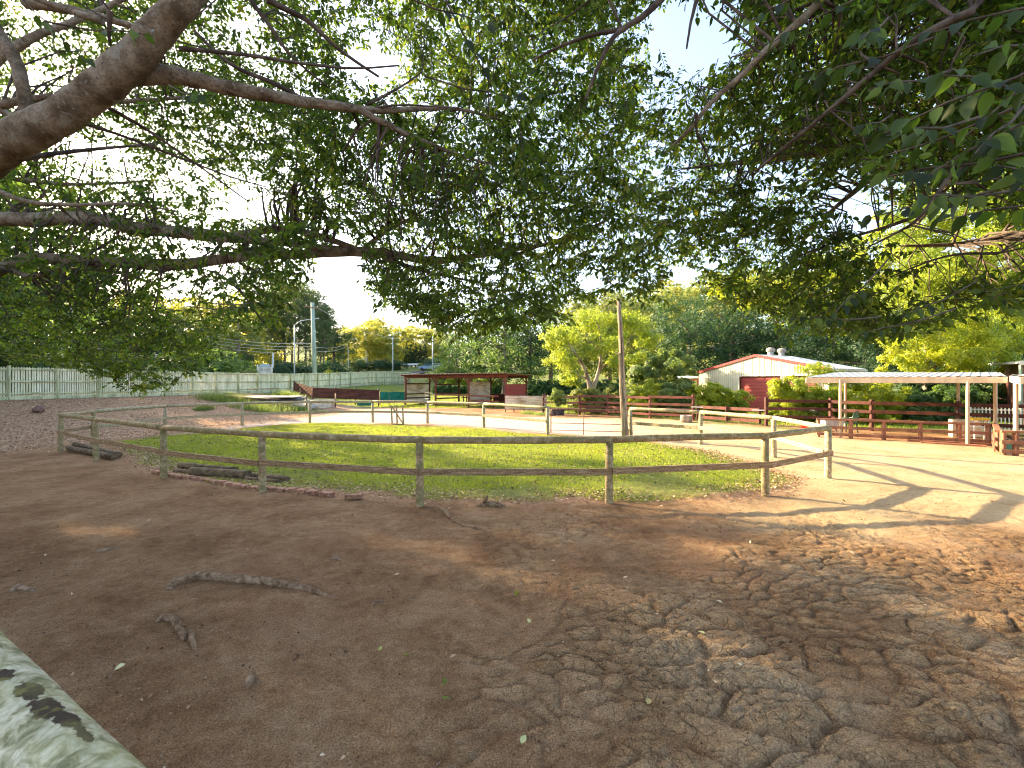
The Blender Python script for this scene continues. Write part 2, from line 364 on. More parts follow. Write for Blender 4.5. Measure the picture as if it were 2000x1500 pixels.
    m = NT('stone'); M['stone'] = m.done(m.ramp(m.noise(m.pos(), 9, 4), [(.4, (.12, .07, .06)), (.6, (.28, .17, .14))]), .9)
    m = NT('concrete'); M['concrete'] = m.done(m.ramp(m.noise(m.pos(), 9, 4), [(.4, (.22, .20, .18)), (.6, (.40, .37, .33))]), .9)
    m = NT('red_plastic'); M['red_plastic'] = m.done((.62, .02, .02), .4, None, .5)
    m = NT('green_plastic'); M['green_plastic'] = m.done((.01, .045, .032), .35, None, .6)
    m = NT('teal_plastic'); M['teal_plastic'] = m.done((.10, .36, .33), .4, None, .5)
    m = NT('yellow_plastic'); M['yellow'] = m.done((.78, .50, .03), .5, None, .5)
    m = NT('dark_rubber'); M['rubber'] = m.done(m.ramp(m.noise(m.pos(), 8, 3), [(.4, (.03, .025, .03)), (.6, (.10, .08, .08))]), .8)
    m = NT('black_metal'); M['black'] = m.done((.02, .02, .022), .4, None, .5, .3)
    m = NT('glass'); M['glass'] = m.done((.05, .08, .10), .08, None, .8)
    m = NT('car_paint'); M['car_paint'] = m.done((.30, .42, .58), .25, None, .6, .3)
    m = NT('blue_grey'); M['blue_grey'] = m.done((.42, .55, .66), .5)
    m = NT('ink'); M['ink'] = m.done((.10, .12, .14), .6)
    m = NT('asphalt'); M['asphalt'] = m.done(m.ramp(m.noise(m.pos(), 5, 5), [(.4, (.045, .045, .048)), (.6, (.075, .073, .07))]), .9)
    m = NT('wire'); M['wire'] = m.done((.45, .47, .48), .5)
    # ---- ground
    m = NT('ground'); o = m.pos()
    n1 = m.noise(o, .9, 6, .62, .3); n2 = m.noise(o, 7, 6, .7); n3 = m.noise(o, 60, 5, .75); n4 = m.noise(o, 190, 3, .8)
    nn = m.math('ADD', m.math('MULTIPLY', n1, .45), m.math('ADD', m.math('MULTIPLY', n2, .3), m.math('MULTIPLY', n3, .25)))
    dirt = m.ramp(nn, [(.37, (.155, .077, .036)), (.47, (.29, .160, .080)), (.54, (.39, .235, .128)), (.63, (.50, .34, .205))])
    crust = m.ramp(nn, [(.38, (.36, .215, .105)), (.5, (.53, .345, .185)), (.62, (.67, .48, .295))])
    dirt = m.mix(m.attr('crust'), dirt, crust)
    dirt = m.mix(m.ramp(m.noise(o, .6, 3, .5), [(.52, 0), (.68, .45)]), dirt, (.30, .155, .085))
    sand = m.ramp(nn, [(.38, (.36, .245, .13)), (.48, (.52, .375, .215)), (.6, (.62, .475, .30))])  # partly real sand, partly sunlight put into the ground colour
    pink = m.ramp(nn, [(.36, (.40, .29, .235)), (.48, (.54, .42, .35)), (.6, (.62, .51, .43))])
    c = m.mix(m.attr('sand'), dirt, m.mix(m.attr('pink'), sand, pink))
    mulch = m.ramp(m.math('ADD', m.math('MULTIPLY', n3, .6), m.math('MULTIPLY', n2, .4)), [(.36, (.24, .125, .07)), (.5, (.52, .31, .185)), (.62, (.74, .54, .37))])
    c = m.mix(m.attr('mulch'), c, mulch)
    gr = m.ramp(m.math('ADD', m.math('MULTIPLY', n1, .4), m.math('ADD', m.math('MULTIPLY', n2, .3), m.math('MULTIPLY', n3, .3))), [(.38, (.11, .12, .04)), (.5, (.17, .20, .055)), (.62, (.28, .28, .09))])
    c = m.mix(m.attr('grass'), c, gr)
    vor = m.N('ShaderNodeTexVoronoi', _feature='DISTANCE_TO_EDGE', Vector=m.N('ShaderNodeVectorMath', i0=o, i1=m.N('ShaderNodeVectorMath', _operation='SCALE', i0=m.N('ShaderNodeTexNoise', Vector=o, Scale=3.0, Detail=4).outputs[1], Scale=.35).outputs[0]).outputs[0], Scale=7.0).outputs[0]
    crk = m.ramp(vor, [(.0, 1), (.045, 0)]); crk = m.math('MULTIPLY', crk, m.ramp(m.attr('crust'), [(.25, 0), (.6, 1)]))
    c = m.mix(m.math('MULTIPLY', crk, .5), c, (.13, .075, .04))
    spk = m.ramp(n4, [(.30, .5), (.42, 1), (.62, 1), (.74, 1.5)])
    c = m.mix(.9, c, spk, 'MULTIPLY')
    c = m.mix(.85, c, m.ramp(m.noise(o, 85, 3, .85), [(.38, .5), (.5, 1), (.61, 1.5)]), 'MULTIPLY')
    n5 = m.noise(o, 26, 5, .75)
    bh = m.math('ADD', m.math('MULTIPLY', n2, .9), m.math('ADD', m.math('MULTIPLY', n5, .6), m.math('ADD', m.math('MULTIPLY', n3, .5), m.math('MULTIPLY', n4, .2)))); bh = m.math('SUBTRACT', bh, m.math('MULTIPLY', crk, .35))
    M['ground'] = m.done(c, .95, m.bump(bh, 1.0, .075), .1)
make_materials()
# ================================================================== ground
FENCE_LINE = [(2.3, 33.4), (4.67, 31.5), (6.5, 30.9), (8.64, 28.5), (10.66, 26.8), (13.0, 23.3), (15.6, 22.3), (16.5, 20.9), (18.7, 19.1), (22.0, 16.4), (26.0, 13.2)]
FX = np.array([p[0] for p in FENCE_LINE]); FY = np.array([p[1] for p in FENCE_LINE])
SAND_SUNLIT = [flat(*p) for p in [(1230, 859), (1300, 870), (1390, 888), (1500, 920), (1552, 945), (1440, 985), (1420, 1010), (1500, 1050), (1700, 1060), (2000, 1030), (2900, 1010), (2900, 880), (1960, 876), (1640, 856),
        (1590, 842), (1500, 834), (1350, 822), (1240, 816), (1140, 818), (1000, 814), (880, 806), (790, 799), (700, 793), (600, 806), (500, 822), (400, 838), (300, 856), (350, 852), (560, 828), (728, 828), (835, 830), (1000, 844), (1150, 853)]]
def lumps(x, y):
    wx = x+.5*(fbm(x*1.6, y*1.6, 4, 21)-.5); wy = y+.4*(fbm(x*1.6, y*1.6, 4, 31)-.5)
    f1, f2 = worley(wx/.27+.2*wy, wy/.17, 3); g1, g2 = worley(wx/.60+.4*wy, wy/.36, 11); k1, k2 = worley(wx/.11, wy/.075, 17)
    plate = smooth(.02, .22, f2-f1)*(1-.55*np.clip(f1, 0, 1)**2); big = smooth(.02, .16, g2-g1)*(1-.5*np.clip(g1, 0, 1)**2)
    small = plate; tiny = smooth(.03, .3, k2-k1)*(1-.5*k1)
    cluster = smooth(.30, .54, fbm(x*.9+4, y*.9, 4, 41))
    sel = hash2(np.floor(wx/.27).astype(int), np.floor(wy/.17).astype(int), 9)
    m_all = smooth(-2.2, 1.2, x-.1*(y-3)+1.6*(fbm(x*.6, y*.6, 3, 61)-.5))*smooth(10.0, 5.5, y)*(1-smooth(10, 13, x))
    m_big = smooth(.4, 1.8, x)*smooth(5.6, 3.6, y)*smooth(.40, .56, fbm(x*.7, y*.7, 3, 77))
    rough = fbm(x*14, y*14, 3, 71)-.5
    h = m_all*cluster*(.030*small*(.5+.5*sel)+.008*tiny+.010*rough)*(1-.5*m_big)+m_big*(.045*big+.012*tiny*big+.012*rough)
    h = h-.03*m_all*smooth(.55, .35, fbm(x*.5+9, y*.5, 3, 90))
    cr = np.clip((m_all*cluster*small*(.5+.5*sel)*.95+m_big*big*.9)*(.45+1.0*fbm(x*4, y*4, 3, 44)), 0, 1)
    return h, cr
def build_ground():
    def axis(lo, hi, st, far, g=1.055, mx=60):
        a = list(np.arange(lo, hi, st)); s = st; v = a[-1]
        while v < far: s = min(s*g, mx); v += s; a.append(v)
        s = st; v = lo; b = []
        while v > -far: s = min(s*g, mx); v -= s; b.append(v)
        return np.array(b[::-1]+a)
    xs = axis(-1.2, 5.6, .021, 1500, 1.012, 90); ys = axis(2.35, 5.4, .018, 2200, 1.016, 90); ys = ys[ys > -400]
    def thin(a):                       # growth stays fine to ten metres, then coarsens faster
        k = [a[0]]; 
        for v in a[1:]:
            far_ = max(0, abs(v)-11); 
            if v-k[-1] >= min(90, .06*far_) or v == a[-1]: k.append(v)
        return np.array(k)
    xs = thin(xs); ys = thin(ys); print('ground grid', len(xs), len(ys))
    X, Y = np.meshgrid(xs, ys); x = X.ravel(); y = Y.ravel()
    z = height(x, y)
    near = (np.abs(x-2) < 14) & (y > 0) & (y < 15)
    lh = np.zeros_like(x); cr = np.zeros_like(x)
    l, c = lumps(x[near], y[near]); lh[near] = l; cr[near] = c
    z = z+lh
    fine = smooth(16, 8, y)*smooth(-12, -6, x)*smooth(15, 9, x)
    z = z+fine*(.022*(fbm(x*1.7, y*2.3, 4, 50)-.5)+.05*(fbm(x*.6, y*.8, 2, 52)-.5)+.022*(fbm(x*8, y*9, 3, 55)-.5)+.010*(vnoise(x*22, y*22, 56)-.5))
    ruts = fbm(x*.35+y*.05, y*2.6, 3, 58)
    z = z+fine*.035*(ruts-.5)*smooth(1.0, -1.0, x)
    ld = poly_sd(x, y, LAWN); near2 = np.abs(ld) < 1.5
    z = z+.05*smooth(-.16, .12, ld+.25*(fbm(x*1.5, y*1.5, 3, 66)-.5))*smooth(14, 9.5, y)
    mulchbank = smooth(.2, 2, x+31.64-.21*y)*(1-smooth(11.5, 16.5, x+31.64-.21*y))*smooth(11, 15, y)*smooth(37, 31, y)
    z = z+mulchbank*.05*(fbm(x*2.5, y*2.5, 3, 70)-.5)
    # attributes
    nz = fbm(x*.9, y*.9, 4, 80)-.5
    lawn = smooth(-.15, .25, ld+nz*.8)
    sdd = poly_sd(x, y, SAND_SUNLIT); sand = smooth(-.6, .9, sdd+nz*2.0)  # mask follows the sunlit sandy stretch, painted paler than the dirt
    yl = np.interp(x, FX, FY, left=60, right=12); behind = (x > 2.3)*smooth(.2, 1.2, y-yl+nz)
    farg = smooth(38.5, 42.5, y+nz*4+.12*np.clip(-x-12, 0, 30))
    gr = np.clip(np.maximum(lawn, np.maximum(behind, farg)), 0, 1)
    strip = smooth(0, .5, x-9.6)*smooth(0, .6, 14.2-x)*smooth(-2.6, -1.6, y-yl)*smooth(.38, .5, nz+.5)
    gr = np.maximum(gr, strip*.8)
    d = x+31.64-.21*y
    mul = smooth(-1, 1, d)*(1-smooth(10.5, 14.0, d+nz*3))*smooth(11.5, 14.5, y+nz*2)*(1-farg)
    frontl = smooth(.55, .0, np.abs(ld-.05)+nz*.3)*smooth(15, 11, y)
    mul = np.maximum(mul, frontl*.85)
    n, m = len(ys), len(xs)
    idx = np.arange(n*m).reshape(n, m)
    q = np.stack([idx[:-1, :-1], idx[:-1, 1:], idx[1:, 1:], idx[1:, :-1]], -1).reshape(-1, 4)
    me = npmesh('ground', np.stack([x, y, z], 1), q, M['ground'], {'crust': cr*(1-lawn), 'sand': sand*(1-lawn), 'pink': smooth(8, 2, x)*smooth(12, 17, y), 'mulch': mul, 'grass': gr})
    me.polygons.foreach_set('use_smooth', np.ones(len(q), bool))
    o = link('ground', me); o['kind'] = 'structure'
build_ground()
# road beyond the pale fence
def ribbon(name, pts, w, mat, dz=.06, n=8):
    vs = []; fs = []
    P2 = []
    for i in range(len(pts)-1):
        for k in range(n): t = k/n; P2.append((pts[i][0]*(1-t)+pts[i+1][0]*t, pts[i][1]*(1-t)+pts[i+1][1]*t))
    P2.append(pts[-1]); mb = MB()
    for i, p in enumerate(P2):
        a = Vector(P2[max(i-1, 0)]); b = Vector(P2[min(i+1, len(P2)-1)]); d = (b-a).normalized(); nn = Vector((-d.y, d.x))
        zc = hz(*p)+dz
        for s in (-1, 1): q = Vector(p)+nn*s*w/2; vs.append((q.x, q.y, max(zc, hz(q.x, q.y)+dz)))
        # shoulders go into the terrain
    for i in range(len(P2)-1): fs.append((2*i, 2*i+1, 2*i+3, 2*i+2))
    mb.add(vs, fs, True); o = mb.build(name, mat); o['kind'] = 'structure'; return o
ribbon('road', [(-60, 5), (-50, 30), (-42, 55), (-33, 80), (-20, 97), (0, 104), (25, 108), (60, 112), (110, 112)], 7, M['asphalt'])
# ================================================================== arena rail fence
RING = [(820, 985), (1189, 982), (1495, 967), (1617, 935), (1512, 893), (1368, 868), (1232, 854.5)]
RING2 = [(1070, 850), (945, 835), (835, 827), (728, 825), (605, 826), (473, 832), (323, 843), (182, 866), (118, 880), (188, 900), (320, 933), (513, 960), (820, 985)]
def rail_section(t, a, b, i, pale):
    """one bay: round top rail resting on the posts, flat lower board"""
    A = Vector(a); B = Vector(b); r = .066
    mb = MB(); n = 9; sag = random.uniform(-.015, .02); pts = []
    for k in range(n):
        u = k/(n-1); p = A.lerp(B, u); z = hz(A.x, A.y)*(1-u)+hz(B.x, B.y)*u
        pts.append(Vector((p.x, p.y, z+1.165-sag*math.sin(math.pi*u)+random.uniform(-.004, .004))))
    d = (pts[-1]-pts[0]).normalized(); pts[0] -= d*.06; pts[-1] += d*.02
    mb.tube(pts, [r*random.uniform(.95, 1.05) for _ in pts], 12, .03, True, i)
    mb.build('top_rail', M['pale_rail' if pale else 'rail'], t)
    mb = MB(); za = hz(A.x, A.y)+.60; zb = hz(B.x, B.y)+.60
    inw = Vector((-4-A.x, 16-A.y, 0)).normalized()*(.085 if not pale else -.085)
    for k in range(5):
        pass
    mb.beam(Vector((A.x, A.y, za))-inw, Vector((B.x, B.y, zb+random.uniform(-.02, .02)))-inw, .04, .12)
    mb.build('lower_rail', M['pale_rail' if pale else 'board'], t)
def ring_post(t, p, i, h=1.13, r=.072, pale=False, lean=0):
    z = hz(p[0], p[1]); mb = MB()
    lx = random.uniform(-.02, .02)+lean
    mb.tube([(p[0], p[1], z-.3), (p[0], p[1], z+.02), (p[0]+lx*.5, p[1], z+.5), (p[0]+lx, p[1]+random.uniform(-.01, .01), z+h)], [r*1.04, r*1.02, r, r*.97], 12, .03, True, i+50)
    mb.build('post', M['pale_rail' if pale else 'rail'], t)
ringA = [onground(*p) for p in RING]; ringB = [onground(*p) for p in RING2]
fen = thing('arena_fence', 'weathered round-log post and rail fence circling the green lawn', 'fence', (0, 0, 0))
def chain(pts, pales, base):
    for i, p in enumerate(pts):
        if not (base == 100 and i == len(pts)-1): ring_post(fen, p, i+base, pale=pales[min(i, len(pales)-1)])
        if i < len(pts)-1: rail_section(fen, pts[i], pts[i+1], i+base, pales[i])
chain(ringA, [False, False, False, True, True, True, True], 0)
chain(ringB, [True, True, True, True, True, True, True, False, False, False, False, False, False], 100)
# wire ties where the lower rails meet the front posts
for p in (ringA[0], ringA[1], ringA[2], ringA[3], ringB[-2], ringB[-3], ringB[-4]):
    mb = MB(); z = hz(p.x, p.y)+.6
    for dz in (-.045, .045):
        mb.tube([(p.x+.078*math.cos(a), p.y+.078*math.sin(a), z+dz) for a in [2*math.pi*k/12 for k in range(13)]], .006, 5, 0, False)
    mb.build('wire_tie', M['rusty'], fen)
# ================================================================== gate in the arena fence
ga, gb = onground(1076, 849), onground(1214, 853)
gt = thing('metal_gate', 'rusty pipe gate of four rails hanging beside the tall split timber pole', 'gate', ga)
gd = (gb-ga); gl = gd.length; gdn = gd.normalized(); zt = 1.10
mb = MB(); cr = .12
path = [ga+Vector((0, 0, .10)), ga+Vector((0, 0, zt-cr)), ga+gdn*cr*.3+Vector((0, 0, zt-cr*.3)), ga+gdn*cr+Vector((0, 0, zt)), gb-gdn*cr+Vector((0, 0, zt)), gb-gdn*cr*.3+Vector((0, 0, zt-cr*.3)), gb+Vector((0, 0, zt-cr)), gb+Vector((0, 0, .10))]
mb.tube(path, .022, 8); mb.build('gate_frame', M['rusty'], gt)
for z in (.80, .50, .20):
    mb = MB(); mb.tube([ga+Vector((0, 0, z)), gb+Vector((0, 0, z))], .014, 6); mb.build('rail', M['rusty'], gt)
mb = MB(); q = ga+gd*.47; mb.tube([q+Vector((0, 0, .03)), q+Vector((0, 0, .98))], .014, 6); mb.build('upright', M['rusty'], gt)
st = onground(1227, 856)
ts = thing('gate_stile', 'short yellowed stile post tied by bars to the tall split pole', 'post', st)
mb = MB(); mb.tube([st+Vector((.12, 0, -.1)), st+Vector((.08, 0, 1.1))], [.075, .07], 10, .05); mb.build('post', M['pale_rail'], ts)
for z in (.35, .92):
    mb = MB(); mb.tube([st+Vector((-.16, 0, z)), st+Vector((.1, 0, z))], .02, 6); mb.build('bar', M['carport_cream'], ts)
for dx in (-.08, 0):
    mb = MB(); mb.beam(st+Vector((dx, -.05, -.05)), st+Vector((dx, -.05, .38)), .04, .04); mb.build('stake', M['carport_cream'], ts)
# ================================================================== tall split timber pole
pb = onground(1221, 857); pt = P(1209, 585, pb.y+.1)
pole = thing('timber_pole', 'tall leaning weathered split timber pole standing beside the pipe gate', 'pole', pb)
mb = MB(); n = 14; pts = [pb.lerp(pt, k/(n-1)) for k in range(n)]
for k in range(1, n-1): pts[k] += Vector((.014*math.sin(k*.9), 0, 0))
pts[0].z -= .4
mb.tube(pts, [.125-.045*k/(n-1) for k in range(n)], 12, .10, True, 5); mb.build('shaft', M['split'], pole)
mb = MB(); mb.tube([p+Vector((-.10+.02*k/(n-1), -.02, 0)) for k, p in enumerate(pts[:9])], [.06-.004*k for k in range(9)], 8, .1, True, 8); mb.build('split_half', M['split'], pole)
# ================================================================== jump stand inside the arena
j1, j2 = onground(766, 829), onground(788, 830)
js = thing('jump_stand', 'pale three-post jump stand with one diagonal brace by the far rail', 'jump stand', j1)
mid = j1.lerp(j2, .5)+Vector((-.1, .3, 0))
for p in (j1, mid, j2):
    mb = MB(); mb.beam(p+Vector((0, 0, -.02)), p+Vector((-.05, 0, 1.02)), .075, .075); mb.build('post', M['pale_rail'], js)
mb = MB(); mb.beam(j1+Vector((0, -.06, .98)), j2+Vector((0, -.06, .06)), .07, .05); mb.build('brace', M['rail'], js)
mb = MB(); mb.beam(j1+Vector((0, 0, .03)), j2+Vector((0, 0, .03)), .08, .05); mb.build('foot_board', M['rail'], js)
# ================================================================== logs and brick edging on the lawn's near side
def log(a, b, r, label, seed, name='log', ra=None):
    A = onground(*a); B = onground(*b)
    t = thing(name, label, 'log', A, 0, 'round logs lying along the lawn edge')
    mb = MB(); k = 8; pts = [A.lerp(B, i/(k-1))+Vector((0, 0, r*.85)) for i in range(k)]
    for i, p in enumerate(pts): p.z = hz(p.x, p.y)+.03+r*.85
    mb.tube(pts, [r*random.uniform(.95, 1.05) for _ in pts], 14, .03, True, seed); mb.build('round_timber', M['log'], t)
log((133, 880), (222, 899), .075, 'slim round log nearest the dirt under the leftmost rail bay', 1)
log((146, 873), (233, 895), .08, 'thicker round log lying just behind a slim one at the leftmost bay', 2)
log((352, 917), (462, 926), .08, 'dark log on the grass behind the thickest log of the second pile', 3)
log((374, 930), (486, 938), .105, 'thickest round log, lying against the brick edging', 4)
log((341, 925), (378, 929), .05, 'short thin log end poking out behind the brick edging', 5)
log((486, 935), (562, 944), .065, 'log passing behind the second-left front post, dark end to the right', 6)
log((480, 940), (545, 947), .045, 'thin pale log stub in front of the one with the dark end', 7)
be = thing('brick_edging', 'low row of red-brown bricks laid end to end along the lawn edge', 'edging', onground(300, 925))
ed = [onground(*p) for p in [(302, 924), (345, 932), (392, 938), (440, 947), (485, 954), (540, 958), (600, 963), (652, 969)]]
for i in range(len(ed)-1):
    L = (ed[i+1]-ed[i]).length; nb = max(1, round(L/.30))
    for k in range(nb):
        a = ed[i].lerp(ed[i+1], (k+.06)/nb); b = ed[i].lerp(ed[i+1], (k+.92)/nb)
        j = random.uniform(-.02, .02); mb = MB()
        mb.beam(a+Vector((0, j, .028+random.uniform(-.015, .012))), b+Vector((0, j+random.uniform(-.03, .03), .028+random.uniform(-.015, .012))), .14, .085); mb.build('brick', M['brick'], be)
lb = onground(691, 975); mb = MB(); mb.box((0, 0, .05), (.30, .13, .085), .05); o = mb.build('brick', M['brick'], None, loc=(0, 0, 0)); o.location = lb
tag(o, 'single red-brown brick apart from the row, left of the central front post', 'brick')
# ================================================================== tree roots showing in the dirt
def root(pts, rads, label, seed, name='tree_root'):
    ps = []
    for i in range(len(pts)-1):
        a = onground(*pts[i][:2]); b = onground(*pts[i+1][:2])
        for k in range(5):
            u = k/5; p = a.lerp(b, u); p.z += (pts[i][2]*(1-u)+pts[i+1][2]*u); ps.append((p, rads[i]*(1-u)+rads[i+1]*u))
    p = onground(*pts[-1][:2]); p.z += pts[-1][2]; ps.append((p, rads[-1]))
    for i, (p, r) in enumerate(ps): p.x += .008*math.sin(i*.8+seed); p.y += .008*math.cos(i*.9+seed); p.z -= .012
    mb = MB(); mb.tube([p for p, r in ps], [r for p, r in ps], 10, .04, True, seed)
    o = mb.build(name, M['root']); tag(o, label, 'root', 'roots showing through the dirt')
root([(322, 1158, -.05), (340, 1142, .02), (385, 1130, .045), (440, 1134, .04), (520, 1140, .035), (590, 1150, .025), (640, 1164, .005), (690, 1178, -.04)], [.04, .05, .055, .05, .045, .04, .03, .02], 'longest brown root, arching out of the dirt left of centre', 1)
root([(290, 1228, -.05), (318, 1206, .01), (338, 1212, .035), (355, 1238, .02), (364, 1250, .0)], [.02, .032, .034, .03, .02], 'short hooked root curling up nearest the painted rail', 2)
root([(358, 1244, .0), (372, 1238, .02), (378, 1258, .015), (388, 1288, -.03)], [.02, .026, .022, .012], 'broken root stub at the tip of the hooked root', 3)
root([(855, 985, -.03), (870, 1000, .015), (888, 1018, .01), (905, 1026, -.02)], [.03, .04, .032, .02], 'thin root running out from the foot of the central front post', 4)
root([(898, 1024, -.03), (930, 1030, .01), (970, 1045, -.03)], [.02, .03, .02], 'flat low root in line beyond the thin one', 5)
root([(700, 1190, -.04), (738, 1176, .012), (760, 1174, -.03)], [.02, .032, .02], 'small root bump right of the longest root', 6)
root([(775, 1178, -.04), (805, 1170, .012), (825, 1174, -.03)], [.02, .03, .02], 'second small root bump, the farther right one', 7)
root([(5, 1158, -.05), (35, 1148, .02), (75, 1150, -.03)], [.02, .035, .02], 'low root hump at the left border above the painted rail', 8)
root([(160, 1083, -.04), (200, 1078, .02), (268, 1062, -.03)], [.03, .04, .02], 'flat root ridge in the dirt below the leftmost logs', 9)
root([(638, 1096, -.04), (655, 1090, .02), (672, 1096, -.03)], [.03, .04, .03], 'dark root knob above the longest root', 10)
# stump / clod by the fence
s0 = onground(957, 988); mb = MB()
pts = [(0, 0, -.05), (.02, 0, .03), (.06, .01, .07), (.05, 0, .11)]
t = thing('tree_stump', 'low dark jagged stump at the lawn edge between the two middle front posts', 'stump', s0)
mb.tube([s0+Vector((-.25, 0, -.03)), s0+Vector((-.12, 0, .02)), s0+Vector((0, 0, .03)), s0+Vector((.15, -.03, .02)), s0+Vector((.3, 0, -.03))], [.03, .05, .055, .05, .02], 10, .2, True, 3)
mb.build('stump_base', M['root'], t)
mb = MB(); mb.tube([s0+Vector((-.1, 0, .05)), s0+Vector((-.06, 0, .14)), s0+Vector((-.04, 0, .19))], [.035, .025, .010], 8, .2, True, 4); mb.build('broken_spur', M['root'], t)
s1 = onground(490, 1335); mb = MB(); mb.tube([s1+Vector((-.06, 0, -.03)), s1+Vector((0, 0, .02)), s1+Vector((.06, 0, -.03))], [.03, .05, .03], 8, .3, True, 9)
tag(mb.build('dirt_clod', M['root']), 'small dark clod standing up from the dirt right of the painted rail', 'clod')
rk = onground(75, 806); mb = MB(); mb.tube([rk+Vector((-.22, 0, .08)), rk+Vector((-.1, 0, .16)), rk+Vector((.08, 0, .16)), rk+Vector((.2, 0, .06))], [.08, .17, .18, .08], 9, .25, True, 12)
tag(mb.build('rock', M['stone']), 'reddish rock lying on the leaf litter near the pale fence', 'rock')
# ================================================================== near painted rail at the lower left
na = Vector((.252-.047, .427-.080, 2.2-.925-.050)); nd = Vector((.861, -.508, 0)).normalized(); RA = .105
nr = thing('painted_fence_rail', 'big mossy white-painted round rail close up at the lower left corner', 'fence', (na-nd*3.05)*1.0)
nr.location.z = 0
N1, N2 = 260, 40; ss = np.linspace(-3.2, .9, N1); aa = np.arange(N2)*2*math.pi/N2
S_, A_ = np.meshgrid(ss, aa, indexing='ij'); sx, sy = nd.y, -nd.x     # side vector points away from the camera
rr_ = RA*(1+.012*np.sin(S_*9+A_*2)+.010*(fbm(S_*14, A_*3, 3, 5)-.5)*2)
VX = na.x+nd.x*S_-sx*np.cos(A_)*rr_; VY = na.y+nd.y*S_-sy*np.cos(A_)*rr_; VZ = na.z+np.sin(A_)*rr_
def peelspot(px, py, ls, la):
    ray = Vector(((px-1000)/F, 1, -(py-HZ)/F)).normalized()
    dx, dy, dz = VX, VY, VZ-CAMH; L = np.sqrt(dx*dx+dy*dy+dz*dz); dot = (dx*ray.x+dy*ray.y+dz*ray.z)/L-L*.0006
    i, j = np.unravel_index(np.argmax(dot), dot.shape); da = (A_-aa[j]+math.pi) % (2*math.pi)-math.pi
    return (S_-ss[i])/ls, da/la
p_ = np.zeros_like(S_)
for spec in ((55, 1345, .07, .30), (95, 1375, .08, .34), (130, 1400, .07, .24), (165, 1430, .06, .14), (5, 1315, .05, .2)):
    u, v = peelspot(*spec); p_ = np.maximum(p_, np.exp(-(u*u+v*v)*.8))
mo = np.clip(np.exp(-((A_-.55)/.25)**2)*.0+.45*(fbm(S_*6, A_*1.5, 3, 9)-.45)*2, 0, .5)
gi = np.arange(N1*N2).reshape(N1, N2); gq = np.stack([gi[:-1], np.roll(gi, -1, 1)[:-1], np.roll(gi, -1, 1)[1:], gi[1:]], -1).reshape(-1, 4)
org = np.array(parent_world(nr))
me = npmesh('rail', np.stack([VX, VY, VZ], -1).reshape(-1, 3)-org, gq, M['lichen'], {'peel': p_.ravel(), 'moss': mo.ravel()})
me.polygons.foreach_set('use_smooth', np.ones(len(gq), bool)); link('rail', me, nr)
for s_ in (-3.0, .7):
    q = na+nd*s_; mb = MB(); mb.tube([(q.x, q.y, -.2), (q.x, q.y, 1.07)], .075, 12, .03); mb.build('post', M['rail'], nr)
# ================================================================== pale green paling fence on the bank
def fy(y): return (-31.64+.21*y, y)
pf = thing('paling_fence', 'long pale green paling fence seen from behind, running along the top of the bank', 'fence', (-26.6, 24, 1.28))
posts_y = [24.03+2.13*k for k in range(-3, 24)]
def ftop(y): return hz(*fy(y))+1.80+.06*smooth(50, 70, y)
nd2 = Vector((.21, 1, 0)).normalized(); fn = Vector((nd2.y, -nd2.x, 0))   # points to the yard
pmesh = {}
for i, y in enumerate(posts_y):
    p = Vector((*fy(y), 0)); g = hz(p.x, p.y); top = float(ftop(y))
    mb = MB(); mb.beam(p+fn*.10+Vector((0, 0, g-.2)), p+fn*.10+Vector((random.uniform(-.03, .03), 0, top+.04)), .11, .12, (1, 0, 0)); mb.build('post', M['pale_green'], pf)
    if i < len(posts_y)-1:
        y2 = posts_y[i+1]; q = Vector((*fy(y2), 0)); g2 = hz(q.x, q.y); top2 = float(ftop(y2))
        for fr, h_ in ((.93, .09), (.56, .09), (.20, .09)):
            mb = MB(); mb.beam(p+fn*.05+Vector((0, 0, g+(top-g)*fr)), q+fn*.05+Vector((0, 0, g2+(top2-g2)*fr+random.uniform(-.02, .02))), .05, h_); mb.build('rail', M['pale_green'], pf)
        mb = MB(); mb.beam(p+fn*.085+Vector((0, 0, g+.10)), q+fn*.085+Vector((0, 0, g2+.10)), .03, .20); mb.build('gravel_board', M['pale_green'], pf)
# palings: the nearest 300 one by one, the rest joined
mb = MB(); w = .082
mb.prism([(-w/2, 0, 0), (w/2, 0, 0), (w/2, 0, 1.74), (0, 0, 1.82), (-w/2, 0, 1.74)], (0, .018, 0))
pm = mb.mesh('paling', M['pale_green_plank']); far = MB(); k = 0
y = posts_y[0]
while y < posts_y[-1]:
    tight = smooth(33, 36, y); p = fy(y); g = hz(*p); s = (float(ftop(y))-g)/1.82
    ang = math.atan2(nd2.y, nd2.x)
    if k < 298:
        o = link('paling', pm, pf, (p[0]-pf.location.x, p[1]-pf.location.y, g-pf.location.z+random.uniform(-.015, .012)), (0, random.uniform(-.008, .008), ang), (1+.12*float(tight), 1, s))
    else:
        a = Vector((*p, g)); d2 = nd2*.047
        far.prism([a-d2, a+d2, a+d2+Vector((0, 0, 1.74*s)), a+Vector((0, 0, 1.82*s)), a-d2+Vector((0, 0, 1.74*s))], fn*-.018)
    k += 1; y += float(.118-.018*tight)
o = far.build('paling', M['pale_green_plank'], pf); o['kind'] = 'stuff'
mb = MB(); br = P(475, 735, 39.0); mb.beam(Vector((*fy(39.6), hz(*fy(39.6))+1.9))+fn*.15-nd2*.4, Vector((*fy(39.6), hz(*fy(39.6))+1.86))+fn*.15+nd2*1.3, .05, .05)
mb.build('loose_batten', M['rusty'], pf)
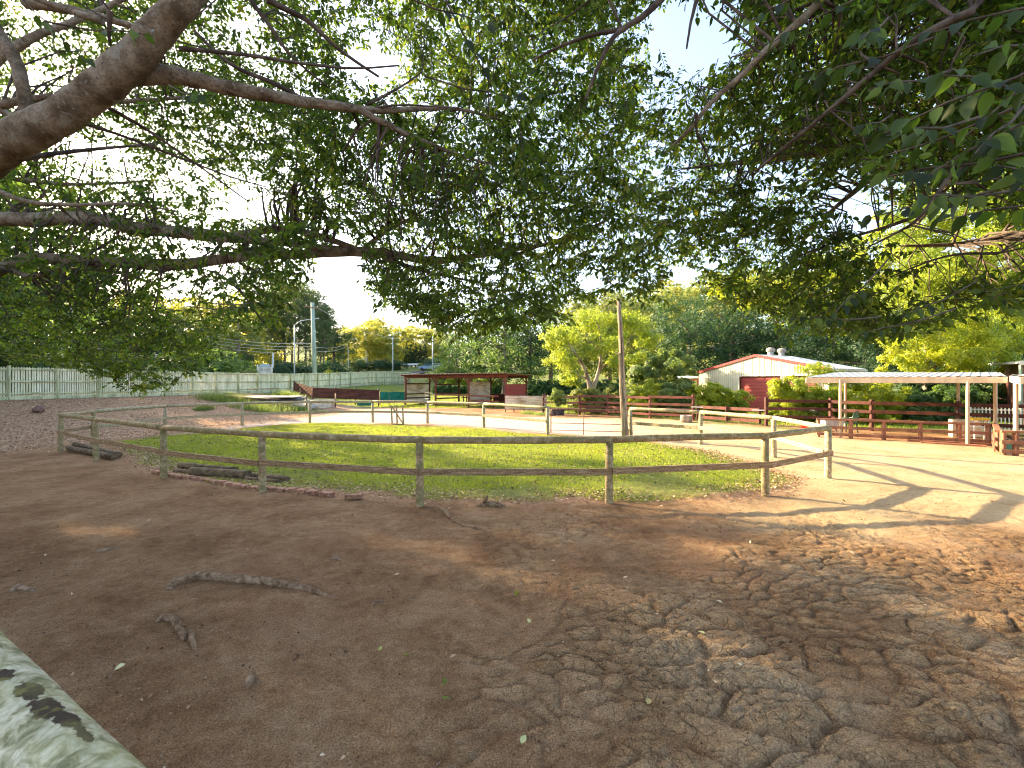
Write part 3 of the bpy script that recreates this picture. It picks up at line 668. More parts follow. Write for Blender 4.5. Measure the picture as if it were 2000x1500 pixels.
# ================================================================== open stable shelter
A0 = Vector((-10.5, 45, 0)); A1 = Vector((-.56, 38.4, 0)); fd = (A1-A0).normalized(); bd = Vector((.553, .833, 0)); DEP = 3.35
sh = thing('stable_shelter', 'open maroon timber stable shelter of three bays with a flat iron roof', 'shelter', A0)
g0 = .05
def SP(s, d, z): return A0.lerp(A1, s)+bd*(DEP*d)+Vector((0, 0, z+g0))
for s in (0, .335, .667, 1.0):
    for d in (0, 1):
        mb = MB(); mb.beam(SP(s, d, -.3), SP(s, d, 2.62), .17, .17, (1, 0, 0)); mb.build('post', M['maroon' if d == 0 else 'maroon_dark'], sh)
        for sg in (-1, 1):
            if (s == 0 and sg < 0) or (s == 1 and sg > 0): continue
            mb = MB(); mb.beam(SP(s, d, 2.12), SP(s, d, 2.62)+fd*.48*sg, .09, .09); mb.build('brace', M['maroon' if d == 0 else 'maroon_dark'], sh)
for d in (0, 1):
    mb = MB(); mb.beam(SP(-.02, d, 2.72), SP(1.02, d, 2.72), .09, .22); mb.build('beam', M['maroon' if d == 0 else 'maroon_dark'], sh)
for k in range(24):
    s = -.015+1.03*k/23; mb = MB(); mb.beam(SP(s, -.13, 2.885), SP(s, 1.12, 2.80), .06, .10); mb.build('rafter', M['maroon'], sh)
mb = MB()
rs = []
for k in range(60):
    pass
c0, c1, c2, c3 = SP(-.045, -.17, 2.99), SP(1.045, -.17, 2.99), SP(1.045, 1.15, 2.885), SP(-.045, 1.15, 2.885)
nR = 160; vs = []
for k in range(nR+1):
    t = k/nR; dz = .018*math.sin(t*nR*math.pi/2)
    vs += [c0.lerp(c1, t)+Vector((0, 0, dz)), c3.lerp(c2, t)+Vector((0, 0, dz))]
mb.add(vs, [(2*k, 2*k+2, 2*k+3, 2*k+1) for k in range(nR)], True); mb.build('roof', M['galv'], sh)
mb = MB(); mb.beam(c0+Vector((0, 0, -.03)), c1+Vector((0, 0, -.03)), .03, .06); mb.build('roof_edge', M['maroon_dark'], sh)
def side(s, z0, z1, mat, d0=.03, d1=.97):
    a = SP(s, d0, 0); b = SP(s, d1, 0); mb = MB(); corrugated(mb, a, b, z0+g0, z1+g0, z0+g0, z1+g0, .16, .022); mb.build('iron_sheet', M[mat], sh)
side(0, 1.05, 2.02, 'cream_iron'); side(0, .22, .95, 'cream_iron')
side(.667, 1.0, 2.25, 'cream_iron'); side(.667, .15, .98, 'cream_iron')
side(1.0, 1.05, 2.05, 'red_iron')
def rail(s0, d0, s1, d1, z, mat='maroon', w=.05, h=.13):
    mb = MB(); mb.beam(SP(s0, d0, z), SP(s1, d1, z), w, h); mb.build('rail', M[mat], sh)
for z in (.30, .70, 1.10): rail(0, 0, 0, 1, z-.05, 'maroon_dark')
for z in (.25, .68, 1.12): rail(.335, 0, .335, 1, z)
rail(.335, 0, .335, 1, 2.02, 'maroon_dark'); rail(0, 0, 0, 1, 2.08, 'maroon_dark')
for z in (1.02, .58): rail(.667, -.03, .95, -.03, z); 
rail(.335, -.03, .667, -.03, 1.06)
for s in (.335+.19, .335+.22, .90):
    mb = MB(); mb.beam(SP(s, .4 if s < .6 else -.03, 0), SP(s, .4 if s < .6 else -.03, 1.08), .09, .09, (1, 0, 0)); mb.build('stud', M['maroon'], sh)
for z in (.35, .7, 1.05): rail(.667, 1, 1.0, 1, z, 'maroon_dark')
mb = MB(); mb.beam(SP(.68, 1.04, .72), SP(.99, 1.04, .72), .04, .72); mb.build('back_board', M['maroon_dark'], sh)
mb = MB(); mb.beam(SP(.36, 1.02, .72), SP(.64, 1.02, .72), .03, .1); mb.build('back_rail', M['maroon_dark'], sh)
# small pipe gate in the shelter's left opening
q0 = SP(.235, -.05, 0); q1 = SP(.315, -.05, 0)
pg = thing('pipe_gate', 'narrow grey pipe gate standing in the open stable shelter', 'gate', q0)
mb = MB(); mb.tube([q0+Vector((0, 0, .1)), q0+Vector((0, 0, 1.2)), q1+Vector((0, 0, 1.2)), q1+Vector((0, 0, .1)), q0+Vector((0, 0, .1))], .025, 6); mb.build('gate_frame', M['steel'], pg)
for z in (.38, .66, .93):
    mb = MB(); mb.tube([q0+Vector((0, 0, z)), q1+Vector((0, 0, z))], .016, 6); mb.build('bar', M['steel'], pg)
# maroon corrugated wind fence left of the shelter
w0, w1, w2 = P(573, 745, 43.5), P(611, 757, 40.5), P(741, 762, 42.0)
wf = thing('iron_windbreak', 'dark brown corrugated iron windbreak stepping down from the pale fence', 'fence', (w0.x, w0.y, hz(w0.x, w0.y)))
def zz(py, Y): return CAMH-(py-HZ)/F*Y
mb = MB(); corrugated(mb, w0, w1, zz(763, 43.5), zz(745, 43.5), zz(777, 40.5), zz(757, 40.5), .13, .025); mb.build('iron_sheet', M['brown_iron'], wf)
mb = MB(); corrugated(mb, w1, w2, zz(777, 40.5), zz(757, 40.5), zz(782, 42), zz(762, 42), .13, .025); mb.build('iron_sheet', M['brown_iron'], wf)
for a, b, t in ((w0, w1, .02), (w0, w1, .98), (w1, w2, .33), (w1, w2, .63), (w1, w2, .985)):
    p = a.lerp(b, t); mb = MB(); top = p.z+.16; mb.tube([(p.x, p.y+.06, hz(p.x, p.y)-.2), (p.x, p.y+.06, top)], .06, 8, .05); mb.build('post', M['maroon_dark'], wf)
# green shade cloth panel
c_a, c_b = P(742, 766, 42.5), P(790, 766, 44.5)
gc = thing('shade_cloth_screen', 'green shade cloth screen hung between the windbreak and the shelter', 'screen', (c_a.x, c_a.y, 0))
for (u0, u1) in ((0, .36), (.37, 1)):
    a = c_a.lerp(c_b, u0); b = c_a.lerp(c_b, u1); mb = MB(); vs = []; n = 12
    for i in range(n+1):
        t = i/n; p = a.lerp(b, t); 
        for z in (hz(p.x, p.y)+.28, hz(p.x, p.y)+.8, zz(766, p.y)+.02*math.sin(t*3)): vs.append((p.x, p.y+.03*math.sin(t*9+z*3), z))
    mb.add(vs, [(3*i+k, 3*i+3+k, 3*i+4+k, 3*i+1+k) for i in range(n) for k in (0, 1)], True); mb.build('cloth_panel', M['cloth'], gc)
for t in (0, .36, 1):
    p = c_a.lerp(c_b, t); mb = MB(); mb.tube([(p.x, p.y+.05, hz(p.x, p.y)-.1), (p.x, p.y+.05, p.z+.05)], .035, 6); mb.build('post', M['rusty'], gc)
lo = P(697, 782, 41); l1 = P(730, 784, 41); mb = MB(); corrugated(mb, (0, 0, 0), (l1.x-lo.x, l1.y-lo.y, 0), 0, .42, 0, .40, .1, .01, True)
o = mb.build('cloth_strip', M['cloth']); o.location = (lo.x, lo.y, hz(lo.x, lo.y)); tag(o, 'low strip of green cloth sagging under the brown windbreak', 'screen')
# sheets, tarp and low pale iron wall left of the windbreak
wl0 = onground(598, 800); wl1 = onground(655, 795)
lw = thing('low_iron_wall', 'low pale corrugated iron wall bent round a stake, beside the tarpaulin', 'wall', wl0)
mb = MB(); corrugated(mb, wl0, wl1, 0.0, .95, .1, .85, .12, .02); mb.build('iron_sheet', M['cream_iron'], lw)
wl2 = wl0+Vector((-1.2, 2.2, 0)); mb = MB(); corrugated(mb, wl2, wl0, 0.1, .85, 0, .95, .12, .02); mb.build('iron_sheet', M['cream_iron'], lw)
for p in (wl0, wl1):
    mb = MB(); mb.tube([(p.x+.05, p.y-.06, p.z-.2), (p.x+.05, p.y-.06, p.z+1.15)], .05, 7); mb.build('stake', M['rusty'], lw)
tp = thing('tarpaulin', 'blue-grey tarpaulin spread over stacked roofing sheets near the pale fence', 'tarpaulin', onground(540, 792))
nx, ny = 40, 14; a = P(512, 772, 34.0); b = P(600, 776, 33.5); vs = []
for i in range(nx+1):
    for j in range(ny+1):
        t = i/nx; u = j/ny; p = a.lerp(b, t); y = p.y+u*2.6
        z = hz(p.x, y)+.30+.22*math.exp(-((t-.5)/.2)**2)-.18*math.exp(-((t-.86)/.1)**2)+.06*vnoise(np.array([t*9.]), np.array([u*5.]), 4)[0]-.30*(1-u)**2
        vs.append((p.x, y, float(z)))
mb = MB(); mb.add(vs, [(i*(ny+1)+j, (i+1)*(ny+1)+j, (i+1)*(ny+1)+j+1, i*(ny+1)+j+1) for i in range(nx) for j in range(ny)], True); mb.build('cloth_sheet', M['tarp'], tp)
ss_ = onground(470, 795)
stk = thing('roofing_sheets', 'stack of pale corrugated roofing sheets on timber bearers among weeds', 'sheet stack', ss_)
for k in range(5):
    q = P(475-3*k, 783, 33.2); mb = MB(); a = Vector((q.x, q.y+random.uniform(-.1, .1), 0)); L = 4.2; nn = 90; vs = []; z = hz(q.x, q.y)+.12+.05*k
    for i in range(nn+1):
        t = i/nn; vs += [(a.x+L*t, a.y+.1*t, z+.015*math.sin(t*L/.076*6.283)+.03*t), (a.x+L*t, a.y+1.6, z+.015*math.sin(t*L/.076*6.283)+.10)]
    mb.add(vs, [(2*i, 2*i+2, 2*i+3, 2*i+1) for i in range(nn)], True); mb.build('sheet', M['galv' if k % 2 else 'cream_iron'], stk)
for t in (.3, 2.1, 3.9):
    q = P(475, 783, 33.2); mb = MB(); mb.beam((q.x+t, q.y+.05, hz(q.x, q.y)+.02), (q.x+t, q.y+1.5, hz(q.x, q.y)+.05), .12, .14); mb.build('bearer', M['board'], stk)
pk = P(440, 778, 32.4)
pl = thing('old_planks', 'few weathered timber planks leaning in the weeds before the pale fence', 'planks', (pk.x, pk.y, hz(pk.x, pk.y)))
for i, (dx, dz, l) in enumerate(((0, .45, 3.0), (.2, .32, 3.4), (-.4, .6, 2.6), (1.0, .9, 2.2))):
    mb = MB(); mb.beam((pk.x+dx, pk.y+.3*i, pk.z*0+hz(pk.x, pk.y)+dz), (pk.x+dx+l, pk.y+.3*i+.2, hz(pk.x, pk.y)+dz-.25+.1*i), .14, .04); mb.build('plank', M['board'], pl)
# pale slatted drinking-trough screen right of the shelter
h0 = P(986, 770, 34.6); h1 = P(1068, 770, 34.0)
hs = thing('board_screen', 'pale weathered horizontal board screen on short legs in front of the shelter', 'screen', (h0.x, h0.y, 0))
for k in range(5):
    z = .33+.205*k+hz(h0.x, h0.y); mb = MB(); off = Vector((0, .02*(k % 2)-.06*k*.3, 0))
    mb.beam(Vector((h0.x+.01*k, h0.y, z))+off, Vector((h1.x+.03*random.random(), h1.y, z-.01))+off, .03, .188); mb.build('board', M['cream_iron'], hs)
for t in (.02, .22, .46, .60, .97):
    p = h0.lerp(h1, t); mb = MB(); top = 1.42 if t > .9 else .3; mb.beam((p.x, p.y+.06, -.1), (p.x, p.y+.06, top), .07, .07, (1, 0, 0)); mb.build('leg', M['maroon_dark'], hs)
# ================================================================== maroon yard fence
yf = thing('yard_fence', 'long maroon post and rail fence between the yard and the garden', 'fence', (4.67, 31.5, 0))
segs = [((2.3, 33.4), (4.67, 31.5), 1.30), ((4.67, 31.5), (6.5, 30.9), 1.35), ((6.5, 30.9), (8.64, 28.5), 1.35), ((8.64, 28.5), (10.66, 26.8), 1.42)]
segs2 = [((13.0, 23.3), (15.6, 22.3), 1.36), ((15.6, 22.3), (16.5, 20.9), 1.34), ((16.5, 20.9), (18.7, 19.1), 1.34), ((18.7, 19.1), (20.4, 17.7), 1.34), ((20.4, 17.7), (22.2, 16.2), 1.34), ((22.2, 16.2), (24, 14.8), 1.34)]
seen = set()
def yard(sg, fr, mat):
    for a, b, h in sg:
        for p in (a, b):
            if p in seen: continue
            seen.add(p); z = hz(*p); mb = MB(); mb.beam((p[0], p[1], z-.3), (p[0], p[1], z+h+.10), .16, .14, (1, 0, 0)); mb.build('post', M[mat], yf)
        for f_ in fr:
            za = hz(*a); zb = hz(*b); d = (Vector((*b, 0))-Vector((*a, 0))).normalized(); n_ = Vector((d.y, -d.x, 0))*.09
            n_ = n_ if n_.dot(Vector((*a, 0))) < 0 else -n_
            mb = MB(); mb.beam(Vector((*a, za+f_*h))+n_, Vector((*b, zb+f_*h+random.uniform(-.01, .01)))+n_, .045, .15); mb.build('rail', M[mat], yf)
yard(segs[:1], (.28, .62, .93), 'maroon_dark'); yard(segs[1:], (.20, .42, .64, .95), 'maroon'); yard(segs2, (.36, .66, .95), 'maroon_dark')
q = Vector((3.95, 32.1, 0)); mb = MB(); mb.tube([(q.x, q.y, 0), (q.x, q.y, 1.25)], .03, 6); mb.build('dropper', M['rusty'], yf)
# double yard gate
g_a = Vector((10.8, 26.7, 0)); g_b = Vector((12.9, 23.45, 0))
yg = thing('yard_gate', 'low maroon board gate with white latch straps before the cream shed', 'gate', g_a)
for z in (.22, .50, .80):
    mb = MB(); mb.beam(g_a.lerp(g_b, .02)+Vector((0, 0, z)), g_a.lerp(g_b, .98)+Vector((0, 0, z)), .05, .17); mb.build('rail', M['maroon'], yg)
for t in (.03, .5, .97):
    p = g_a.lerp(g_b, t)-Vector((.05, .05, 0)); mb = MB(); mb.beam(p+Vector((0, 0, .1)), p+Vector((0, 0, .93)), .12, .05, (0, 1, 0)); mb.build('stile', M['maroon_dark'], yg)
for t in (.0, .93):
    p = g_a.lerp(g_b, t)-Vector((.10, .10, 0)); mb = MB(); mb.beam(p+Vector((-.2, .1, .80)), p+Vector((.35, -.3, .80)), .02, .05); mb.build('strap', M['white'], yg)
# ================================================================== cream shed
L0 = Vector((16.4, 40, 0)); R0 = Vector((21.5, 30.8, 0)); gx = (R0-L0).normalized(); gb_ = Vector((.875, .486, 0)); WD = (R0-L0).length; DP = 4.6
sz = hz(17, 38)*0
shd = thing('shed', 'cream sheet-metal shed with red trim, low gabled roof and red roller door', 'shed', L0)
def S(t, z, d=0): return L0+gx*(WD*t)+gb_*d+Vector((0, 0, z))
EV, AP = 3.08, 4.28
def roofz(t): return EV+(AP-EV)*(1-abs(t-.5)*2)
# gable cladding with ribs, leaving the door openings
def clad(t0, t1, zb):
    n = max(2, int((t1-t0)*WD/.05)); vs = []; 
    for i in range(n+1):
        t = t0+(t1-t0)*i/n; ph = (t*WD/.19) % 1; dd = -.03 if ph < .22 else 0.0
        vs += [S(t, zb, dd), S(t, roofz(t), dd)]
    mb = MB(); mb.add(vs, [(2*i, 2*i+2, 2*i+3, 2*i+1) for i in range(n)]); return mb
for t0, t1, zb in ((0, .371, -.2), (.371, .687, 2.70), (.687, .71, -.2), (.71, .93, 2.72), (.93, 1, -.2)):
    clad(t0, t1, zb).build('wall', M['cream'], shd)
for t in (0, 1):
    mb = MB(); n = 90; vs = []
    for i in range(n+1):
        d = DP*i/n; vs += [S(t, -.2, d)+gx*(.02 if (i % 4) < 2 else 0)*(1 if t else -1), S(t, EV, d)+gx*(.02 if (i % 4) < 2 else 0)*(1 if t else -1)]
    mb.add(vs, [(2*i, 2*i+2, 2*i+3, 2*i+1) for i in range(n)]); mb.build('wall', M['cream'], shd)
mb = MB(); mb.prism([S(0, -.2, DP), S(1, -.2, DP), S(1, EV, DP), S(.5, AP, DP), S(0, EV, DP)], gb_*.05); mb.build('wall', M['cream'], shd)
def rdoor(t0, t1, name, ztop, mat='red_iron'):
    mb = MB(); n = 110; vs = []
    a = S(t0, 0, .12); b = S(t1, 0, .12)
    for i in range(n+1):
        z = ztop*i/n; o = gb_*(-.02*abs(math.sin(z/.11*math.pi))); vs += [a+o+Vector((0, 0, z)), b+o+Vector((0, 0, z))]
    mb.add(vs, [(2*i, 2*i+1, 2*i+3, 2*i+2) for i in range(n)], True); return mb.build(name, M[mat], shd)
rdoor(.371, .687, 'roller_door', 2.70); rdoor(.71, .93, 'roller_door', 2.72, 'maroon')
for t in (.368, .690, .707, .933):
    mb = MB(); mb.beam(S(t, 0, -.05), S(t, 2.75, -.05), .07, .05, gx); mb.build('door_jamb', M['white'], shd)
mb = MB(); mb.beam(S(.365, 2.76, -.05), S(.94, 2.76, -.05), .05, .07); mb.build('door_head', M['white'], shd)
mb = MB(); mb.beam(S(.715, 2.72, -.07), S(.77, 2.25, -.07), .05, .05); mb.build('door_brace', M['white'], shd)
for sgn, ta in ((-1, -.012), (1, 1.012)):
    mb = MB(); mb.beam(S(.5, AP+.06, -.09), S(ta, EV+.03, -.09), .05, .19); mb.build('barge', M['fascia_red'], shd)
    mb = MB(); n = 70; vs = []
    for i in range(n+1):
        d = -.12+(DP+.25)*i/n; dz = .02*math.sin(i*1.2)
        vs += [S(.5, AP+.13+dz, d), S(ta, EV+.10+dz, d)]
    mb.add(vs, [(2*i, 2*i+2, 2*i+3, 2*i+1) for i in range(n)], True); mb.build('roof', M['galv'], shd)
    mb = MB(); mb.beam(S(ta, EV+.0, -.1), S(ta, EV+.0, DP+.1), .12, .12); mb.build('gutter', M['white'], shd)
for d in (1.9, 3.4):
    c = S(.5, AP+.10, d); v = thing('roof_ventilator', '', '')
    bpy.data.objects.remove(v)
    mb = MB(); mb.lathe(c, [(.22, -.15), (.2, .25), (.21, .27)], 14); base = mb.build('ventilator', M['galv'], shd)
    mb = MB(); mb.lathe(c, [(.2, .27), (.30, .33), (.34, .46), (.28, .58), (.12, .64), (.001, .65)], 18)
    ob = link('ventilator_dome', mb.mesh('ventilator_dome', M['concrete'], parent_world(shd)), base)
# lean-to at the shed's left
lt = P(1352, 742, 41.5)
ln = thing('lean_to', 'low white-edged lean-to roof against the left side of the cream shed', 'lean-to', (lt.x, lt.y, 0))
mb = MB(); mb.prism([(lt.x-1.3, lt.y-.2, 2.55), (lt.x+.75, lt.y-.2, 2.65), (lt.x+.75, lt.y+2.8, 2.8), (lt.x-1.3, lt.y+2.8, 2.7)], (0, 0, .1)); mb.build('roof', M['white'], ln)
for dx in (-1.2, .5):
    mb = MB(); mb.beam((lt.x+dx, lt.y, -.1), (lt.x+dx, lt.y, 2.58), .1, .1, (1, 0, 0)); mb.build('post', M['maroon'], ln)
mb = MB(); mb.beam((lt.x-1.2, lt.y-.02, 2.42), (lt.x+.6, lt.y-.02, 2.5), .08, .16); mb.build('beam', M['maroon'], ln)
# ================================================================== carports
FL, FR, BR, BL = Vector((12.2, 18.9, 2.20)), Vector((17.0, 15.66, 2.20)), Vector((20.9, 19.5, 2.42)), Vector((16.1, 22.4, 2.50))
cp = thing('carport', 'flat pale carport roof on slim cream posts beyond the arena corner', 'carport', (13.1, 18.3, 0))
def slab(mbx, pts, h): mbx.prism(pts, (0, 0, h))
def ribroof(a, b, c, d, nm, par, mat='galv'):
    n = 130; vs = []; mb = MB()
    for i in range(n+1):
        t = i/n; dz = .02 if (i % 6) < 2 else 0
        vs += [a.lerp(b, t)+Vector((0, 0, dz)), d.lerp(c, t)+Vector((0, 0, dz))]
    mb.add(vs, [(2*i, 2*i+2, 2*i+3, 2*i+1) for i in range(n)]); return mb.build(nm, M[mat], par)
up = Vector((0, 0, .23))
ribroof(FL+up, FR+up, BR+up, BL+up, 'roof', cp)
for a, b in ((FL, FR), (FR, BR), (BR, BL), (BL, FL)):
    mb = MB(); mb.beam(a+Vector((0, 0, .10)), b+Vector((0, 0, .10)), .05, .21); mb.build('fascia', M['carport_cream' if a is FL else 'white'], cp)
for k in range(1, 6):
    mb = MB(); mb.beam(FL.lerp(BL, k/6)+Vector((0, 0, .1)), FR.lerp(BR, k/6)+Vector((0, 0, .1)), .06, .12); mb.build('purlin', M['carport_cream'], cp)
CPP = [(13.15, 18.25), (16.2, 16.2), (15.95, 21.8), (18.9, 19.3)]
for (x, y) in CPP:
    mb = MB(); mb.beam((x, y, hz(x, y)-.2), (x, y, 2.24+.04*(y-16)), .085, .085, (1, 0, 0)); mb.build('post', M['carport_cream'], cp)
c2 = thing('carport', 'second carport roof at the right border, its white corner jutting out', 'carport', (17.5, 13.2, 0))
GL, GR, HR, HL = Vector((15.05, 13.5, 2.17)), Vector((20.5, 9.8, 2.17)), Vector((24.0, 14.2, 2.42)), Vector((17.02, 15.55, 2.24))
ribroof(GL+up, GR+up, HR+up, HL+up, 'roof', c2)
for a, b, mt in ((GL, GR, 'carport_cream'), (HL, GL, 'white'), (GR, HR, 'white'), (HR, HL, 'white')):
    mb = MB(); mb.beam(a+Vector((0, 0, .10)), b+Vector((0, 0, .10)), .05, .21); mb.build('fascia', M[mt], c2)
for px, Y in ((1944, 17.2), (1984, 14.6)):
    x = (px-1000)/F*Y; mb = MB(); mb.beam((x, Y, -.2), (x, Y, 2.30), .10, .09, (1, 0, 0)); mb.build('post', M['carport_cream'], c2)
# ================================================================== low rail fence round the carport
lf = thing('low_rail_fence', 'low red-brown three-rail timber fence edging the carport', 'fence', (12.5, 18.6, 0))
la, lb_, lc, ld_ = Vector((12.45, 18.62, 0)), Vector((16.95, 16.15, 0)), Vector((14.86, 13.85, 0)), Vector((18.5, 11.4, 0))
def lowfence(a, b, ts, mat='rust_timber', n=None):
    d = (b-a).normalized(); nn = Vector((d.y, -d.x, 0))
    if nn.dot(a) > 0: nn = -nn
    for t in ts:
        p = a.lerp(b, t); mb = MB(); mb.beam(p+Vector((0, 0, -.15)), p+Vector((0, 0, .70)), .13, .10, (1, 0, 0)); mb.build('post', M[mat], lf)
    for z in (.14, .42): 
        mb = MB(); mb.beam(a+nn*.07+Vector((0, 0, z)), b+nn*.07+Vector((0, 0, z)), .04, .11); mb.build('rail', M[mat], lf)
    mb = MB(); mb.beam(a+Vector((0, 0, .735)), b+Vector((0, 0, .735)), .15, .07); mb.build('top_rail', M[mat], lf)
lowfence(la, lb_, (0.01, .22, .42, .63, .84, .99)); lowfence(lb_+Vector((.05, -.12, 0)), lc+Vector((0, .08, 0)), (.35, .7)); lowfence(lc, ld_, (.01, .07, .5, .98))
mb = MB(); mb.beam(la.lerp(lb_, .55)+Vector((-.05, -.12, .03)), lb_+Vector((-.05, -.25, .03)), .14, .12); mb.build('sleeper', M['rust_timber'], lf)
mb = MB(); mb.beam(la.lerp(lb_, .62)+Vector((-.25, -.38, .0)), lb_+Vector((-.6, -.45, .0)), .14, .12); mb.build('sleeper', M['rust_timber'], lf)
# things under the carport
def chair(name, label, loc, rz):
    t = thing(name, label, 'chair', loc, 0); mt = M['green_plastic']; o = Vector(loc); m3 = Matrix.Rotation(rz, 3, 'Z')
    def W_(x, y, z): return o+m3 @ Vector((x, y, z))
    mb = MB(); mb.beam(W_(-.22, 0, .42), W_(.22, 0, .42), .44, .03); mb.build('seat', mt, t)
    for sx in (-1, 1):
        for sy in (-1, 1):
            mb = MB(); mb.beam(W_(sx*.25, sy*.23, 0), W_(sx*.22, sy*.2, .42), .04, .04); mb.build('leg', mt, t)
        mb = MB(); mb.tube([W_(sx*.26, -.22, .40), W_(sx*.29, -.24, .62), W_(sx*.29, .05, .66), W_(sx*.25, .22, .66)], .022, 6); mb.build('arm', mt, t)
    mb = MB(); mb.tube([W_(-.24, .22, .42), W_(-.26, .27, .72), W_(-.16, .30, .90), W_(0, .31, .95), W_(.16, .30, .90), W_(.26, .27, .72), W_(.24, .22, .42)], .025, 6); mb.build('back_frame', mt, t)
    for k in range(5):
        x = -.16+.08*k; mb = MB(); mb.beam(W_(x, .22, .42), W_(x, .305, .91), .038, .012, m3 @ Vector((0, 1, 0))); mb.build('back_slat', mt, t)
    return t
cy = 20.2; chair('garden_chair', 'dark green slatted plastic garden chair under the carport', ((1658-1000)/F*cy, cy, hz(14.9, cy)), math.pi+.5)
kb = Vector(((1622-1000)/F*19.8, 19.8, 0))
ht = thing('hand_cart', 'small black-handled cart with a grey tray beside the garden chair', 'cart', kb)
mb = MB(); mb.prism([kb+Vector(v) for v in ((-.35, -.25, .35), (.35, -.25, .35), (.45, -.3, .62), (-.45, -.3, .62))], (0, .5, 0)); mb.build('tray', M['galv'], ht)
for sx in (-1, 1):
    mb = MB(); c = kb+Vector((sx*.36, 0, .2)); mb.tube([c+Vector((0, .2*math.cos(a), .2*math.sin(a))) for a in [k*math.pi/8 for k in range(17)]], .035, 6, 0, False); mb.build('wheel', M['rubber'], ht)
    mb = MB(); mb.tube([kb+Vector((-.35, sx*.2, .55)), kb+Vector((-.55, sx*.2, .85)), kb+Vector((-.75, sx*.2, 1.0))], .022, 6); mb.build('handle', M['black'], ht)
mb = MB(); mb.tube([kb+Vector((-.75, -.2, 1.0)), kb+Vector((-.78, 0, 1.02)), kb+Vector((-.75, .2, 1.0))], .022, 6); mb.build('handle_grip', M['black'], ht)
tb = Vector(((1579-1000)/F*21.0, 21.0, 0))
t = thing('feed_tub', 'bright red plastic feed tub left of the carport', 'tub', tb)
mb = MB(); mb.lathe(tb, [(.001, .03), (.24, .03), (.33, .26), (.37, .27), (.37, .29), (.32, .28), (.23, .06), (.001, .05)], 20); mb.build('tub', M['red_plastic'], t)
mb = MB(); mb.tube([tb+Vector((.34, 0, .27)), tb+Vector((.36, .02, .45)), tb+Vector((.42, .05, .52))], .014, 6); mb.build('rope_handle', M['black'], t)
bx = Vector(((1884-1000)/F*18.4, 18.4, 0)); mb = MB(); mb.box((0, 0, .36), (.85, .5, .72), -.5); o = mb.build('storage_box', M['carport_cream']); o.location = bx
tag(o, 'beige storage box behind the low fence under the carport', 'box')
sb = Vector(((1913-1000)/F*17.0, 17.0, 0)); t = thing('step_stool', 'white folding step stool with a yellow top in the carport', 'stool', sb)
mb = MB(); mb.box(sb+Vector((0, 0, .86)), (.48, .28, .09), -.4); mb.build('top', M['yellow'], t)
mm = Matrix.Rotation(-.4, 3, 'Z')
for sy in (-1, 1):
    for sx in (-1, 1):
        mb = MB(); mb.beam(sb+mm @ Vector((sx*.27, sy*.32, 0)), sb+mm @ Vector((sx*.20, sy*.09, .84)), .04, .03); mb.build('leg', M['white'], t)
    for z in (.28, .56):
        w = .27-.07*z; y_ = sy*(.32-.27*z); mb = MB(); mb.beam(sb+mm @ Vector((-w, y_, z)), sb+mm @ Vector((w, y_, z)), .06 if sy < 0 else .03, .03); mb.build('step', M['white'], t)
bk = Vector(((1959-1000)/F*14.1+.32, 14.3, 0)); t = thing('bucket', 'pale teal bucket behind the low corner fence at the right', 'bucket', bk)
mb = MB(); mb.lathe(bk, [(.001, .02), (.12, .02), (.16, .33), (.17, .34), (.155, .33), (.115, .04), (.001, .04)], 18); mb.build('pail', M['teal_plastic'], t)
mb = MB(); mb.tube([bk+Vector((.16*math.cos(a), 0, .33+.16*math.sin(a)*.8)) for a in [k*math.pi/10 for k in range(11)]], .006, 5, 0, False); mb.build('handle', M['steel'], t)
bn = Vector((17.2, 14.7, 0)); t = thing('bench', 'dark plank bench behind the low corner fence', 'bench', bn)
mb = MB(); mb.beam(bn+Vector((-.9, .6, .47)), bn+Vector((1.0, -.7, .47)), .38, .06); mb.build('seat', M['log'], t)
for u in (-.8, .85):
    mb = MB(); mb.beam(bn+Vector((u*.9, -u*.62, 0)), bn+Vector((u*.9, -u*.62, .44)), .3, .08, (1, 0, 0)); mb.build('leg', M['log'], t)
# ================================================================== white picket rail, dark red house at the right border
wp = thing('picket_fence', 'low white picket fence in front of the dark red house', 'fence', (20.6, 20.4, 0))
wa, wb = Vector((20.55, 20.5, 0)), Vector((23.6, 18.3, 0))
mb = MB(); mb.beam(wa+Vector((0, 0, -.1)), wa+Vector((0, 0, 1.22)), .14, .14, (1, 0, 0)); mb.build('post', M['white'], wp)
for z in (.15, 1.02):
    mb = MB(); mb.beam(wa+Vector((.05, 0, z)), wb+Vector((.05, 0, z)), .05, .05); mb.build('rail', M['white'], wp)
mb = MB(); mb.prism([(-.02, 0, .06), (.02, 0, .06), (.02, 0, 1.08), (0, 0, 1.13), (-.02, 0, 1.08)], (0, .02, 0)); km = mb.mesh('picket', M['white'])
for k in range(32):
    p = wa.lerp(wb, (k+.7)/32); link('picket', km, wp, p-wp.location, (0, 0, -.62))
hs0 = Vector((25.1, 22.5, 0))
hh = thing('house', 'dark red weatherboard house with a pale eave at the right border', 'house', hs0)
ha = Vector((25.6, 22.6, 0)); hb = Vector((33.0, 17.7, 0)); hbk = Vector((5, 6, 0))
for k in range(21):
    z = .15+.15*k; mb = MB(); mb.prism([ha+Vector((0, 0, z-.075)), hb+Vector((0, 0, z-.075)), hb+Vector((.0, 0, z+.075)), ha+Vector((0, 0, z+.075))], Vector((.10+.0, .13, 0)))
    nn = Vector((-.55, -.83, 0)); mb.v = [tuple(Vector(v)+nn*(.02 if v[2] < z else 0)) for v in mb.v]; mb.build('weatherboard', M['maroon_dark'], hh)
